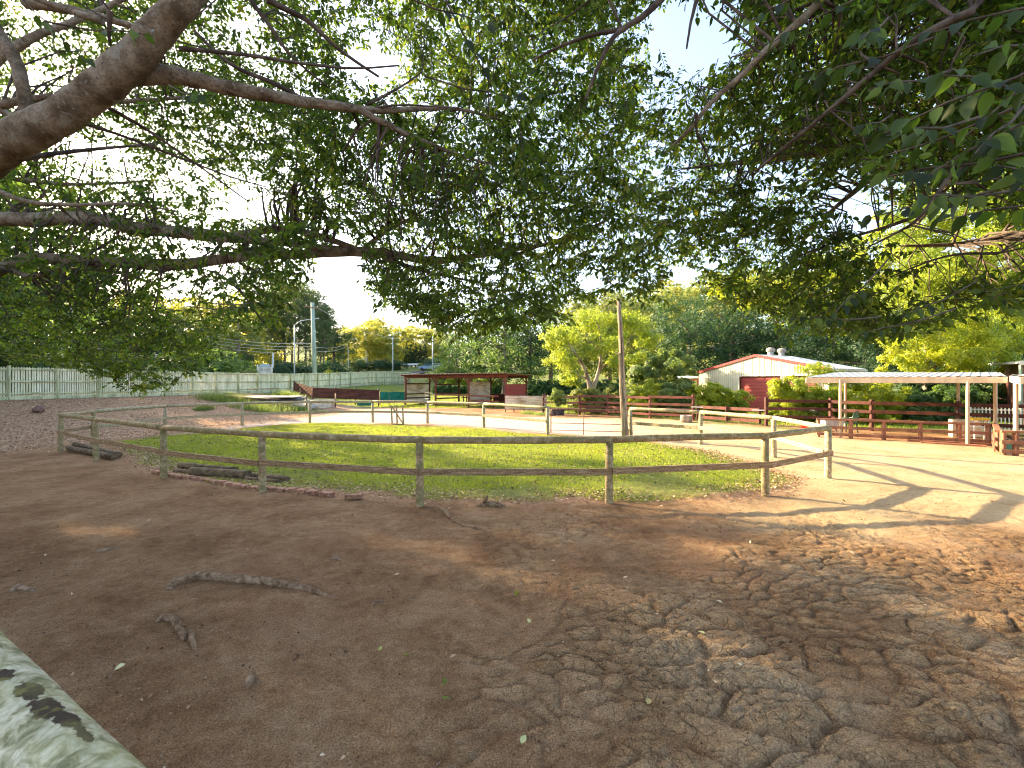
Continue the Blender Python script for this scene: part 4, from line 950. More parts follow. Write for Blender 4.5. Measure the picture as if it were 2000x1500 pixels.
mb = MB(); mb.prism([ha+Vector((.1, .15, 0)), ha+hbk, ha+hbk+Vector((0, 0, 3.2)), ha+Vector((.1, .15, 3.2))], (.1, -.08, 0)); mb.build('wall', M['maroon_dark'], hh)
mb = MB(); mb.prism([ha+Vector((-.75, -.3, 3.15)), hb+Vector((-.3, -.9, 3.15)), hb+hbk+Vector((0, 0, 3.3)), ha+hbk+Vector((-.75, 0, 3.3))], (0, 0, .12)); mb.build('roof', M['galv'], hh)
mb = MB(); mb.beam(ha+Vector((-.75, -.3, 3.18)), hb+Vector((-.3, -.9, 3.18)), .06, .22); mb.build('fascia', M['white'], hh)
mb = MB(); mb.beam(ha+Vector((-.25, .1, 0)), ha+Vector((-.25, .1, 3.1)), .12, .12, (1, 0, 0)); mb.build('verandah_post', M['grey_pole'], hh)
# ================================================================== trough and potted plants
tr = onground(1340, 825); t = thing('round_trough', 'round grey concrete trough on the sand in front of the maroon gate', 'trough', tr)
mb = MB(); mb.lathe(tr, [(.001, 0), (.34, 0), (.31, .36), (.33, .40), (.28, .40), (.27, .1), (.001, .1)], 20); mb.build('basin', M['concrete'], t)
# power pole, street lights
def lamp_pole(px, ptop, Y, label, arm=0, r=.09, name='street_lamp', armpx=0):
    x = (px-1000)/F*Y; g = hz(x, Y); top = zz(ptop, Y)
    t = thing(name, label, 'street lamp', (x, Y, g)); mb = MB(); mb.tube([(x, Y, g-.3), (x, Y, (g+top)/2), (x, Y, top)], [r*1.3, r, r*.7], 8); mb.build('column', M['steel'], t)
    if arm:
        mb = MB(); mb.tube([(x, Y, top-.1), (x+arm*.3, Y, top+.5), (x+arm, Y, top+.8)], r*.5, 6); ar_ = mb.build('arm', M['steel'], t)
        mb = MB(); mb.beam((x+arm, Y, top+.8), (x+arm+.7*np.sign(arm), Y, top+.86), .3, .12); mb.build('lamp_head', M['steel'], ar_)
    return t
lamp_pole(575, 634, 62, 'white street lamp with a long curved arm, left of the green power pole', 2.6)
lamp_pole(680, 670, 92, 'thin street lamp among the yellow trees right of the power pole', 0.9, .09)
lamp_pole(767, 658, 88, 'street lamp left of the dark green conifers', 1.0, .1)
lamp_pole(845, 655, 80, 'street lamp rising just behind the shelter roof', 1.0, .11)
lamp_pole(872, 684, 118, 'faint distant street lamp, the farthest right of the road lamps', .8, .1)
Y = 56; x = (611-1000)/F*Y; g = hz(x, Y); top = zz(591, Y)
pp = thing('power_pole', 'tall grey-green timber power pole beyond the pale fence', 'power pole', (x, Y, g))
mb = MB(); mb.tube([(x+.25, Y, g-.4), (x+.12, Y, (g+top)/2), (x-.05, Y, top)], [.30, .25, .20], 12, .02); mb.build('shaft', M['grey_pole'], pp)
mb = MB(); mb.beam((x-.9, Y-.25, top-.5), (x+1.0, Y-.25, top-.75), .1, .12); ca_ = mb.build('cross_arm', M['board'], pp)
for k in range(3):
    mb = MB(); c = Vector((x-.7+.7*k, Y-.25, top-.45-.09*k)); mb.lathe(c, [(.03, 0), (.07, .06), (.04, .12), (.06, .18), (.001, .2)], 8); mb.build('insulator', M['white'], ca_)
ptop = Vector((x, Y-.25, top-.5))
sgn = [(309, 645, 60, 'short white pole left of the tarpaulin, beyond the paling fence'), (378, 655, 66, 'thin white pole second beyond the paling fence'), (533, 690, 64, 'grey steel pole right beside the white notice board')]
for px, pt_, Y2, lab in sgn:
    x2 = (px-1000)/F*Y2; g2 = hz(x2, Y2); t = thing('power_pole', lab, 'power pole', (x2, Y2, g2)); mb = MB(); mb.tube([(x2, Y2, g2-.3), (x2, Y2, zz(pt_, Y2))], [.16, .12], 8); mb.build('shaft', M['steel'], t)
def wire(a, b, sag, label, n=3, gap=.25):
    t = thing('power_line', label, 'power line', a)
    for k in range(n):
        pts = [a.lerp(b, i/16)+Vector((0, 0, -sag*4*(i/16)*(1-i/16)+gap*k)) for i in range(17)]
        mb = MB(); mb.tube(pts, .022, 4, 0, False); mb.build('cable', M['wire'], t)
wire(P(-80, 598, 48), P(309, 652, 60), .6, 'bundle of pale cables crossing left of the two white trunks', 4, .35)
wire(P(309, 652, 60), P(611, 690, 56)-Vector((0, .3, 0)), .8, 'cables sagging from the short white pole to the green power pole', 4, .4)
wire(ptop+Vector((.2, 0, .1)), P(800, 662, 92), 1.2, 'single service wire running down rightwards off the power pole', 1)
wire(P(611, 685, 56), P(680, 675, 92), .5, 'paired low cables from the power pole towards the thin lamp', 2, .5)
# notice board beyond the fence
Y = 52; a = P(503, 728, Y); b = P(531, 728, Y)
nb = thing('notice_board', 'white notice board with a blue arched top showing above the pale fence', 'sign', (a.x, Y, hz(a.x, Y)))
for p in (a, b):
    mb = MB(); mb.beam((p.x, Y, hz(p.x, Y)-.2), (p.x, Y, zz(712, Y)), .12, .12, (1, 0, 0)); mb.build('post', M['white'], nb)
zb0 = zz(731, Y); zb1 = zz(717, Y)
mb = MB(); mb.prism([(a.x, Y-.03, zb0-.5), (b.x, Y-.03, zb0-.5), (b.x, Y-.03, zb1), (a.x, Y-.03, zb1)], (0, .06, 0)); mb.build('panel', M['white'], nb)
mb = MB(); mb.prism([(a.x+.15, Y-.035, zb1), (b.x-.15, Y-.035, zb1), (b.x-.32, Y-.035, zz(712, Y)), (b.x-.5, Y-.035, zz(710.5, Y)), (a.x+.5, Y-.035, zz(710.5, Y)), (a.x+.32, Y-.035, zz(712, Y))], (0, .06, 0)); mb.build('header', M['blue_grey'], nb)
for r_, (y0_) in enumerate((719, 721.5, 724)):
    xx = a.x+.28
    while xx < b.x-.25:
        wdt = random.uniform(.05, .13); mb = MB(); mb.beam((xx, Y-.04, zz(y0_, Y)), (xx+wdt, Y-.04, zz(y0_, Y)), .01, .045); mb.build('printed_line', M['ink'], nb); xx += wdt+.06
# parked car on the road and the white roadside rail
def car(px, Y, label, mat):
    x = (px-1000)/F*Y; z = hz(x, Y)+.1; t = thing('parked_car', label, 'car', (x, Y, z)); o = Vector((x, Y, z))
    body = [(-2.1, .35), (-2.1, .75), (-1.9, .9), (-1.2, .97), (-.7, 1.38), (.8, 1.42), (1.5, 1.0), (2.1, .92), (2.15, .4)]
    mb = MB(); mb.prism([o+Vector((a, -.85, b)) for a, b in body], (0, 1.7, 0)); mb.build('body', mat, t)
    mb = MB(); mb.prism([o+Vector((a, -.87, b)) for a, b in ((-1.05, 1.0), (-.65, 1.32), (.75, 1.36), (1.3, 1.02))], (0, 1.74, 0)); mb.build('window', M['glass'], t)
    for sx in (-1.35, 1.35):
        for sy in (-.8, .8):
            mb = MB(); mb.tube([o+Vector((sx, sy-.1, .32)), o+Vector((sx, sy+.1, .32))], .33, 14); mb.build('wheel', M['rubber'], t)
car(837, 101.5, 'blue car whose roof shows over the left end of the shelter roof', M['car_paint'])
car(853, 103.5, 'pale car just right of the blue one above the shelter roof', M['steel'])
a = P(787, 716, 112); b = P(820, 715, 114)
t = thing('guard_rail', 'white roadside guard rail at the foot of the dark conifers', 'guard rail', (a.x, a.y, hz(a.x, a.y)))
a.z = hz(a.x, a.y)+.75; b.z = hz(b.x, b.y)+.75
mb = MB(); mb.beam(a, b, .1, .42); mb.build('rail', M['white'], t)
for k in range(6):
    p = a.lerp(b, k/5); mb = MB(); mb.beam((p.x, p.y+.1, p.z-1), (p.x, p.y+.1, p.z+.1), .12, .12, (1, 0, 0)); mb.build('post', M['steel'], t)
# ================================================================== foliage builders
def unit(v): return v/np.maximum(np.linalg.norm(v, axis=1, keepdims=True), 1e-9)
def leaf_arrays(C, A, Nn, L, Wd, rnd, fine=False, fold=.18):
    A = unit(A); S = unit(np.cross(A, Nn)); Nn = np.cross(S, A); L = L[:, None]; Wd = Wd[:, None]
    if fine:
        v = np.stack([C, C+A*L*.28+S*Wd*.46+Nn*Wd*fold, C+A*L*.66+S*Wd*.40+Nn*Wd*fold*.7-Nn*L*.02, C+A*L-Nn*L*.10, C+A*L*.66-S*Wd*.40+Nn*Wd*fold*.7-Nn*L*.02, C+A*L*.28-S*Wd*.46+Nn*Wd*fold], 1)
        n = len(C); b = np.arange(n)[:, None]*6
        q = np.concatenate([b+np.array([[0, 1, 2, 3]]), b+np.array([[0, 3, 4, 5]])])
        return v.reshape(-1, 3), q, np.repeat(rnd, 6)
    v = np.stack([C, C+A*L*.45+S*Wd*.5+Nn*Wd*fold, C+A*L, C+A*L*.45-S*Wd*.5+Nn*Wd*fold], 1)
    return v.reshape(-1, 3), np.arange(len(C)*4).reshape(-1, 4), np.repeat(rnd, 4)
def merge(parts):
    vs, qs, rs = [], [], []; n = 0
    for v, q, r in parts: vs.append(v); qs.append(q+n); rs.append(r); n += len(v)
    return np.concatenate(vs), np.concatenate(qs), np.concatenate(rs)
def crown(name, blobs, n, size, mat, clump=.30, seed=0, droop=.2, aspect=.5, hollow=.45, nc=None):
    """leaf clumps spread through ellipsoid blobs (cx,cy,cz,rx,ry,rz)"""
    g = np.random.default_rng(seed); parts = []
    vol = np.array([(b[3]*b[4]*b[5])**.75 for b in blobs]); vol /= vol.sum()
    for b, w in zip(blobs, vol):
        k = max(4, int(n*w)); c = np.array(b[:3]); r = np.array(b[3:6]); m = max(5, int(nc*w) if nc else int(26*w*len(blobs)))
        u = unit(g.normal(size=(m, 3))); rad = hollow+(1-hollow)*g.random(m)**.6; rad *= g.uniform(.82, 1.12, m)
        cc = c+u*rad[:, None]*r; cr = g.uniform(.6, 1.3, m)*clump*r.mean(); ct = g.random(m)
        ci = g.integers(0, m, k); d = unit(g.normal(size=(k, 3))); d[:, 2] *= .75; rr = g.random(k)**.45
        pc = cc[ci]+d*(cr[ci]*rr)[:, None]
        out = unit(pc-c)+d*.8+g.normal(size=(k, 3))*.55; out[:, 2] += .25
        ax = unit(np.cross(out, g.normal(size=(k, 3)))); ax[:, 2] -= droop
        L = size*g.uniform(.6, 1.35, k); rnd = np.clip(.55*ct[ci]+.45*g.random(k), 0, 1)
        parts.append(leaf_arrays(pc, ax, unit(out), L, L*aspect, rnd))
    v, q, r = merge(parts); return npmesh(name, v, q, mat, {'rnd': r})
def trunk_mesh(name, h, r, tips, mat, seed=0, lean=(0, 0), fork=.35, n=8):
    rr = random.Random(seed); mb = MB(); top = Vector((lean[0], lean[1], h))
    pts = [Vector((0, 0, -.4))]+[Vector((lean[0]*t*t+rr.uniform(-.02, .02)*h*t, lean[1]*t*t+rr.uniform(-.02, .02)*h*t, h*t)) for t in (0.03, .2, .4, .6, .8, 1)]
    mb.tube(pts, [r*1.35, r*1.15, r, r*.85, r*.65, r*.45, r*.2], n, .06, True, seed)
    for i, tp in enumerate(tips):
        t0 = fork+(.9-fork)*i/max(1, len(tips)); k = min(len(pts)-2, 1+int(t0*5)); a = pts[k].lerp(pts[k+1], t0*5-int(t0*5)); tp = Vector(tp)
        m1 = a.lerp(tp, .5)+Vector((rr.uniform(-.1, .1), rr.uniform(-.1, .1), .10*rr.random()))*(tp-a).length
        mb.tube([a, a.lerp(m1, .5), m1, m1.lerp(tp, .6), tp], [r*.42, r*.34, r*.26, r*.17, r*.07], 6, .05, False, seed+i)
    return mb.mesh(name, mat)
PROTO = {}
def proto(key, name, h, blobs, n, size, leaf, bark, r, clump=.3, seed=1, **kw):
    tips = [(b[0]*.9, b[1]*.9, b[2]) for b in blobs]
    PROTO[key] = (name, h, crown(name+'_crown', blobs, n, size, M[leaf], clump, seed, **kw), trunk_mesh(name+'_trunk', max(b[2] for b in blobs), r, tips, M[bark], seed))
def blobset(h, R_, k, z0, z1, rs, seed, flat_=.7):
    g = random.Random(seed); out = []
    for i in range(k):
        t = (i+.5)/k; a = i*2.4+g.uniform(-.4, .4); rad = R_*(.25+.75*g.random())*(1-abs(t-.45)*.6)
        s = rs*g.uniform(.75, 1.25); out.append((math.cos(a)*rad, math.sin(a)*rad, h*(z0+(z1-z0)*t), s, s, s*flat_))
    return out
proto('gumA', 'gum_tree', 16, blobset(16, 4.8, 13, .20, .90, 2.8, 1, .62), 9500, .50, 'gum_leaf', 'white_bark', .28, .34, 11)
proto('gumB', 'gum_tree', 18, blobset(18, 4.4, 14, .22, .92, 2.8, 2, .6), 9500, .52, 'gum_leaf', 'pale_bark', .30, .34, 12)
proto('pineA', 'pine_tree', 24, blobset(24, 2.2, 11, .34, .96, 2.3, 3, .8), 7000, .50, 'pine_leaf', 'pine_bark', .24, .36, 13, aspect=.3)
proto('pineB', 'pine_tree', 24, blobset(24, 2.4, 11, .30, .94, 2.4, 4, .75), 7000, .50, 'pine_leaf', 'pine_bark', .26, .36, 14, aspect=.3)
proto('oakA', 'broad_tree', 12, blobset(12, 4.2, 10, .22, .88, 2.7, 5, .75), 8000, .30, 'mid_leaf', 'pine_bark', .30, .30, 15)
proto('oakB', 'broad_tree', 12, blobset(12, 3.8, 9, .25, .86, 2.8, 6, .8), 8000, .30, 'dark_leaf', 'pine_bark', .30, .30, 16)
proto('yelA', 'yellow_tree', 12, blobset(12, 3.8, 12, .16, .88, 2.5, 7, .75), 9000, .38, 'hill_leaf', 'pale_bark', .26, .32, 17)
proto('con', 'conifer', 10, [(0, 0, 1.6, 1.5, 1.5, 1.6), (0, 0, 3.6, 1.35, 1.35, 1.8), (0, 0, 5.6, 1.05, 1.05, 1.8), (0, 0, 7.6, .7, .7, 1.5), (0, 0, 9.2, .3, .3, .9)], 5000, .28, 'dark_leaf', 'pine_bark', .2, .30, 18)
bb = [(0, 0, 1.0, 1.6, 1.5, 1.0), (.9, .2, .8, 1.0, 1.0, .8), (-1.0, -.1, .8, 1.0, 1.0, .8), (0, .3, 1.6, .9, .9, .6)]
proto('bushM', 'bush', 2.2, bb, 4000, .17, 'mid_leaf', 'twig', .05, .32, 19)
proto('bushY', 'bush', 2.2, bb, 4000, .17, 'gold_leaf', 'twig', .05, .32, 20)
proto('bushH', 'bush', 2.2, bb, 4000, .17, 'hill_leaf', 'twig', .05, .32, 21)
proto('bushD', 'bush', 2.2, bb, 4000, .17, 'dark_leaf', 'twig', .05, .32, 22)
def plant(key, px, ptop, Y, label, group=None, cat='tree', wide=1.0, name=None, sink=0.0, base=None):
    nm, h, cm, tm = PROTO[key]; x = (px-1000)/F*Y; g = hz(x, Y)-sink; H = zz(ptop, Y)-g
    s = H/h; t = thing(name or nm, label, cat, (x, Y, g), random.uniform(0, 6.28), group)
    link('trunk', tm, t); link('crown', cm, t); t.scale = (s*wide, s*wide, s); return t
ORD = 'first second third fourth fifth sixth seventh eighth ninth tenth eleventh twelfth thirteenth fourteenth fifteenth sixteenth'.split()
G1 = 'trees of the wood beyond the pale fence'
for i, (px, pt_, Y, k, w, lab) in enumerate([
    (-120, 470, 50, 'oakA', 1.1, None), (-40, 500, 56, 'oakB', 1, None), (30, 520, 62, 'gumB', 1.1, 'tall yellow gum behind the leftmost stretch of the paling fence'), (75, 560, 52, 'oakA', 1.1, 'green tree left of the two white trunks'),
    (165, 540, 60, 'gumA', 1.1, 'yellow gum right of the two white trunks'), (205, 590, 50, 'oakA', 1.1, None), (255, 560, 64, 'gumB', 1.1, None), (305, 600, 56, 'oakB', 1.1, None),
    (345, 570, 70, 'gumA', 1.1, None), (385, 610, 60, 'yelA', 1.1, 'golden tree behind the thin white pole'), (425, 580, 74, 'gumB', 1, None), (465, 600, 68, 'yelA', 1.0, None), (500, 570, 84, 'gumA', 1, 'yellow gum at the left flank of the pines'), (-220, 480, 44, 'oakB', 1.2, None), (-330, 430, 42, 'oakA', 1.3, None), (-470, 400, 40, 'oakB', 1.3, None)]):
    plant(k, px, pt_, Y, lab or ('tree of the wood beyond the pale fence, at or beyond the left border' if px < 0 else ORD[i]+' tree from the left in the wood beyond the pale fence'), G1, wide=w)
for px, pt_, Y, k, lab in [(20, 690, 40, 'bushD', 'dark bush over the fence top by the left border'), (85, 695, 42, 'bushM', 'green bush over the fence right of the leftmost fence post'), (230, 690, 44, 'bushM', 'bush above the paling fence, right of the two white trunks'), (330, 690, 46, 'bushM', 'bush over the fence between two thin white poles'),
        (405, 682, 48, 'bushM', 'bright green bush left of the notice board over the fence'), (458, 684, 58, 'bushM', 'bright green bush touching the left side of the notice board'), (560, 700, 66, 'bushD', 'dim undergrowth bush at the foot of the pines, left of the power pole'), (636, 702, 70, 'bushD', 'dim bush right of the green power pole'), (645, 722, 58, 'bushY', 'small yellow bush peeping over the fence right of the power pole'),
        (590, 702, 72, 'bushH', 'dull yellow bush directly left of the power pole')]:
    plant(k, px, pt_, Y, lab, cat='bush', wide=1.1 if px in (458, 560) else (1.5 if pt_ < 715 else .9))
# white trunks
for px, dx, lab in ((121, -.5, 'left of two white gum trunks beyond the fence'), (133, .3, 'right, thicker of two white gum trunks beyond the fence')):
    Y = 45; x = (px-1000)/F*Y; g = hz(x, Y); t = thing('white_gum_tree', lab, 'tree', (x, Y, g)); mb = MB()
    mb.tube([(x, Y, g-.3), (x+dx*.2, Y, g+4), (x+dx*.7, Y, g+7.5), (x+dx*1.1, Y, g+11)], [.26, .22, .19, .1], 10, .05); mb.build('trunk', M['white_bark'], t)
    cm = crown('white_gum_crown', [(dx*1.5, 0, 10.5, 2.2, 2, 1.4), (dx*3.5, .5, 11.5, 1.8, 1.6, 1.2)], 2500, .3, M['gum_leaf'], .3, 31+px); link('crown', cm, t)
PINEX = [512, 526, 541, 556, 570, 583, 597, 612, 626, 640, 519, 549, 605, 632]
for i, (px, pt_, Y) in enumerate([(512, 590, 86), (526, 578, 80), (541, 566, 92), (556, 560, 84), (570, 556, 96), (583, 560, 88), (597, 568, 82), (612, 578, 94), (626, 592, 86), (640, 612, 98), (519, 600, 100), (549, 572, 104), (605, 585, 104), (632, 606, 80)]):
    lab = {7: 'tall pine standing right behind the green power pole', 9: 'rightmost pine of the stand, next to the yellow gums'}.get(i, ORD[sum(1 for q in PINEX if q < px)]+' tall bare-trunked pine from the left in the stand beyond the fence')
    plant('pineA' if i % 2 else 'pineB', px, pt_-18, Y, lab, 'pine stand beyond the fence', wide=.95)
for px, pt_, Y, k, lab in [(652, 632, 92, 'oakB', 'dark leafy tree closing the right side of the pines'), (668, 646, 108, 'gumA', 'first yellow gum right of the pines'), (692, 640, 116, 'gumB', 'yellow gum behind the thin street lamp'), (716, 634, 110, 'gumA', 'broad sunlit yellow gum in the middle of the gap'),
        (738, 626, 118, 'gumB', 'tallest golden gum in the gap'), (762, 648, 112, 'gumA', 'gum behind the street lamp left of the conifers'), (786, 644, 122, 'gumB', 'yellow gum over the left edge of the conifers'), (812, 640, 126, 'gumA', 'gum rising behind the conifers'), (846, 645, 124, 'gumB', 'gum behind the lamp at the shelter roof'), (872, 650, 118, 'yelA', 'pale green tree right of the conifers')]:
    plant(k, px, pt_-8, Y, lab, wide=1.2)
for i, px in enumerate((655, 678, 705, 730, 755, 780, 850, 875)):
    plant('bushD' if i % 2 else 'bushM', px, 694+(i*7) % 9, 128, ORD[i]+' undergrowth bush from the left along the foot of the yellow gums', 'undergrowth bushes below the yellow gums', 'bush', 2.4)
for i, px in enumerate((794, 803, 812, 821, 830)):
    plant('con', px, 668+(i % 2)*4, 116, ('first', 'second', 'third', 'fourth', 'last')[i]+' dark conifer from the left in the row above the guard rail', 'row of conifers above the guard rail', wide=1.15)
for px, pt_, Y, k, lab in [(700, 700, 100, 'bushD', 'dark bush under the yellow gums'), (742, 700, 102, 'bushD', 'dusky bush left of the grass slope'), (770, 702, 104, 'bushD', 'grey-green bush at the left end of the guard rail'), (848, 698, 106, 'bushD', 'dark bush right of the guard rail'), (832, 704, 110, 'bushH', 'small round bush at the end of the guard rail'),
        (868, 712, 84, 'bushH', 'pale bush over the middle of the shelter roof'), (895, 704, 78, 'bushM', 'bushy shrub over the shelter roof right of the cars')]:
    plant(k, px, pt_, Y, lab, cat='bush', wide=1.6)
for px, pt_, Y, k, w, lab in [(893, 640, 72, 'oakA', 1, 'green tree over the centre of the shelter roof'), (935, 600, 62, 'oakB', 1.0, 'darker tree above the right half of the shelter'), (985, 590, 58, 'oakA', 1.0, 'leafy tree over the red end of the shelter'), (1035, 600, 62, 'oakB', 1.0, 'dark tree right of the shelter'), (1075, 590, 66, 'oakA', 1, 'green tree left behind the feathery tree'),
        (1130, 570, 74, 'yelA', 1.1, 'yellow-green tree behind the feathery tree'), (1190, 560, 78, 'yelA', 1.1, 'light tree behind the split pole'), (1240, 570, 84, 'yelA', 1.1, 'hazy golden tree right of the split pole top'), (1290, 555, 96, 'yelA', 1.2, 'hillside tree above the round bush')]:
    plant(k, px, pt_, Y, lab, wide=w)
for px, pt_, Y, k, w, lab in [(1345, 590, 58, 'oakB', 1.2, 'big dark green tree behind the left slope of the shed'), (1430, 575, 60, 'oakB', 1.25, 'broad dark tree behind the shed ridge'), (1520, 590, 56, 'oakB', 1.2, 'dark tree behind the roof ventilators'), (1610, 600, 50, 'oakB', 1.1, 'dark tree behind the shed\'s right eave'), (1690, 590, 46, 'oakB', 1.1, 'dim tree over the left end of the carport')]:
    plant(k, px, pt_, Y, lab, wide=w)
for i, (px, pt_, Y) in enumerate([(1330, 545, 110), (1390, 530, 118), (1450, 520, 112), (1510, 525, 122), (1580, 530, 110), (1650, 520, 116), (1730, 520, 105), (1810, 510, 100), (1900, 500, 95), (2000, 500, 90), (2120, 500, 90)]):
    plant('yelA' if i % 2 else 'gumA', px, pt_, Y, ORD[i]+' sunlit tree from the left on the wooded rise behind the dark trees', 'trees on the wooded rise at the right', wide=1.2)
for i, (px, pt_, Y) in enumerate([(1960, 600, 38), (2060, 580, 36), (2180, 560, 34), (1800, 610, 44)]):
    plant('oakB', px, pt_, Y, ['nearest', 'middle', 'farthest out'][i % 3]+' dark tree behind the dark red house' if px > 1900 else 'dark tree behind the golden tree over the carport', 'trees behind the dark red house' if px > 1900 else None, wide=1.1)
# ---- individual garden trees
def special(name, label, base, blobs, n, size, leaf, bark, r, tips=None, clump=.3, seed=1, cat='tree', lean=(0, 0), **kw):
    t = thing(name, label, cat, base); b = Vector(base)
    bl = [(p.x-b.x, p.y-b.y, p.z-b.z, *rr) for p, rr in blobs]
    link('crown', crown(name+'_crown', bl, int(n*(2.6 if cat != 'tree' else 1.5)), size*(1.15 if cat != 'tree' else 1), M[leaf], clump, seed, **kw), t)
    if r: link('trunk', trunk_mesh(name+'_trunk', max(q[2] for q in bl)*.92, r, [(q[0], q[1], q[2]) for q in bl], M[bark], seed, lean), t)
    return t
jb = onground(1156, 806); Y = jb.y
jt = special('feathery_tree', 'feathery lime-green tree with pale forked trunk behind the pipe gate', jb,
    [(P(1100, 655, Y), (1.5, 1.4, .8)), (P(1160, 625, Y+.5), (1.9, 1.6, .9)), (P(1235, 630, Y), (1.7, 1.5, .9)), (P(1190, 665, Y-1), (1.6, 1.4, .7)), (P(1095, 705, Y-.6), (1.2, 1.2, .8)), (P(1120, 740, Y-1), (1.0, .9, .6)), (P(1265, 665, Y), (1.2, 1.2, .7)), (P(1245, 700, Y-.5), (1.1, 1, .6)), (P(1200, 710, Y-1), (1.0, .9, .5)), (P(1150, 685, Y-1.2), (1.1, 1, .6)), (P(1085, 670, Y+.8), (1, 1, .8))],
    15000, .20, 'lime_leaf', 'pale_bark', .0, clump=.34, seed=41, aspect=.32, droop=.5, hollow=.3)
mb = MB()
def lim(pts, rs, seed=1, mbx=None): (mbx or mb).tube(pts, rs, 9, .06, True, seed)
lim([jb+Vector((0, 0, -.3)), P(1156, 785, Y), P(1154, 765, Y), P(1150, 745, Y), P(1140, 715, Y), P(1120, 685, Y), P(1100, 655, Y)], [.30, .24, .22, .17, .12, .08, .04])
lim([P(1155, 768, Y), P(1165, 740, Y), P(1172, 715, Y), P(1175, 680, Y), P(1170, 640, Y), P(1160, 615, Y)], [.19, .15, .12, .09, .06, .03], 2)
lim([P(1172, 722, Y), P(1195, 700, Y), P(1220, 680, Y), P(1240, 640, Y)], [.09, .07, .05, .03], 3)
lim([P(1148, 740, Y), P(1125, 730, Y), P(1100, 715, Y)], [.07, .05, .03], 4)
lim([P(1175, 690, Y), P(1150, 665, Y), P(1140, 640, Y)], [.06, .05, .02], 5)
mb.build('trunk', M['pale_bark'], jt)
special('round_bush', 'large rounded arching bush between the split pole and the cream shed', onground(1288, 797), [(P(1288, 735, 39), (2.9, 2.4, 2.5)), (P(1262, 750, 38), (1.8, 1.6, 1.6)), (P(1318, 752, 38), (1.8, 1.6, 1.7)), (P(1290, 700, 39), (1.9, 1.7, 1.2))], 16000, .20, 'brush', 'twig', .1, clump=.22, seed=42, cat='bush', aspect=.35, droop=.8, hollow=.6)
gy = 27.0
special('golden_tree', 'bright golden-leaved tree rising behind the carport roof', (25.5, gy+1, hz(25.5, gy)), [(P(1790, 665, gy), (2.3, 2, 1.7)), (P(1850, 640, gy+1), (2.6, 2.2, 1.9)), (P(1915, 655, gy), (2.2, 2, 1.7)), (P(1760, 705, gy-.5), (1.5, 1.4, 1.2)), (P(1840, 705, gy-.5), (2.4, 1.8, 1.1)), (P(1920, 705, gy), (1.8, 1.6, 1.2)), (P(1800, 610, gy), (1.5, 1.5, 1.0)), (P(1965, 670, gy), (1.5, 1.5, 1.4))], 20000, .17, 'gold_leaf', 'pale_bark', .22, seed=43, clump=.26)
ly = 19.0
special('lime_tree', 'tall sunlit lime-green tree at the right, above and behind the carports', (27.5, ly+2, hz(27.5, ly)), [(P(1900, 460, ly), (2.4, 2.2, 1.8)), (P(1980, 520, ly), (2.2, 2, 1.7)), (P(1830, 420, ly+1), (1.9, 1.8, 1.4)), (P(1950, 380, ly), (2.2, 2, 1.6)), (P(2050, 440, ly), (2.5, 2.2, 2)), (P(1790, 490, ly+1), (1.6, 1.6, 1.2)), (P(1880, 560, ly), (1.9, 1.8, 1.2)), (P(2020, 330, ly), (2.2, 2, 1.5)), (P(1740, 540, ly+2), (1.5, 1.5, 1.1)), (P(2000, 600, ly), (1.6, 1.6, 1)), (P(1800, 570, ly+1), (1.8, 1.7, 1.1)), (P(1720, 460, ly+2), (1.6, 1.5, 1.1)), (P(1850, 500, ly-1), (1.9, 1.7, 1.3))], 52000, .12, 'lime_leaf', 'pale_bark', .28, seed=44, clump=.28)
ly = 24.0
special('lime_tree', 'thinner yellow-green tree left of the tallest lime tree, over the shed roof', (22.5, 36, hz(22.5, 36)), [(P(1560, 560, ly+4), (1.9, 1.8, 1.3)), (P(1620, 520, ly+4), (1.8, 1.7, 1.2)), (P(1660, 590, ly+4), (1.6, 1.6, 1.2)), (P(1500, 580, ly+4), (1.7, 1.6, 1.0)), (P(1420, 560, ly+6), (1.6, 1.5, 1.0)), (P(1690, 500, ly+4), (1.7, 1.7, 1.2))], 13000, .15, 'gold_leaf', 'twig', .0, seed=45, clump=.3)
fb = onground(1606, 812)
special('feathery_sapling', 'small feathery sapling with arching fronds in front of the shed', fb, [(P(1590, 722, 25), (.9, .7, .45)), (P(1625, 738, 25), (.8, .7, .45)), (P(1575, 752, 25), (.8, .6, .4)), (P(1635, 765, 25), (.6, .5, .4)), (P(1600, 775, 25), (.7, .6, .4))], 5000, .14, 'lime_leaf', 'twig', .06, seed=46, clump=.34, aspect=.25, droop=.6)
def hedge(name, label, x0, x1, ytop, ybot, Y, leaf, n, size=.12, seed=1, dep=1.0, cat='bush'):
    w = (x1-x0)/F*Y; h0 = zz(ytop, Y); c = P((x0+x1)/2, 748, Y); g = hz(c.x, c.y); k = max(1, round(w/1.1)); bl = []
    hh = max(.5, h0-g)*1.06
    for i in range(k):
        x = c.x-w/2+w*(i+.5)/k; f = random.uniform(.9, 1.05)
        bl.append((Vector((x, Y+random.uniform(-.1, .1), g+hh*.60*f)), (w/k*.72, dep*.75, hh*.40*f))); bl.append((Vector((x, Y, g+hh*.28)), (w/k*.78, dep*.8, hh*.30)))
    return special(name, label, (c.x, Y, g), bl, n, size, leaf, 'twig', .05, seed=seed, clump=.30, cat=cat, hollow=.35)
hedge('hedge', 'long dark green hedge across the paddock right of the shelter', 1030, 1210, 743, 768, 55, 'mid_leaf', 12000, .2, 51, 1.2, 'hedge')
hedge('hedge', 'dark hedge seen through the shelter bays', 850, 985, 752, 772, 60, 'mid_leaf', 9000, .2, 52, 1.2, 'hedge')
hedge('bush', 'yellow bushes\' brightest one, seen under the shelter roof', 870, 915, 738, 765, 66, 'gold_leaf', 3500, .2, 53)
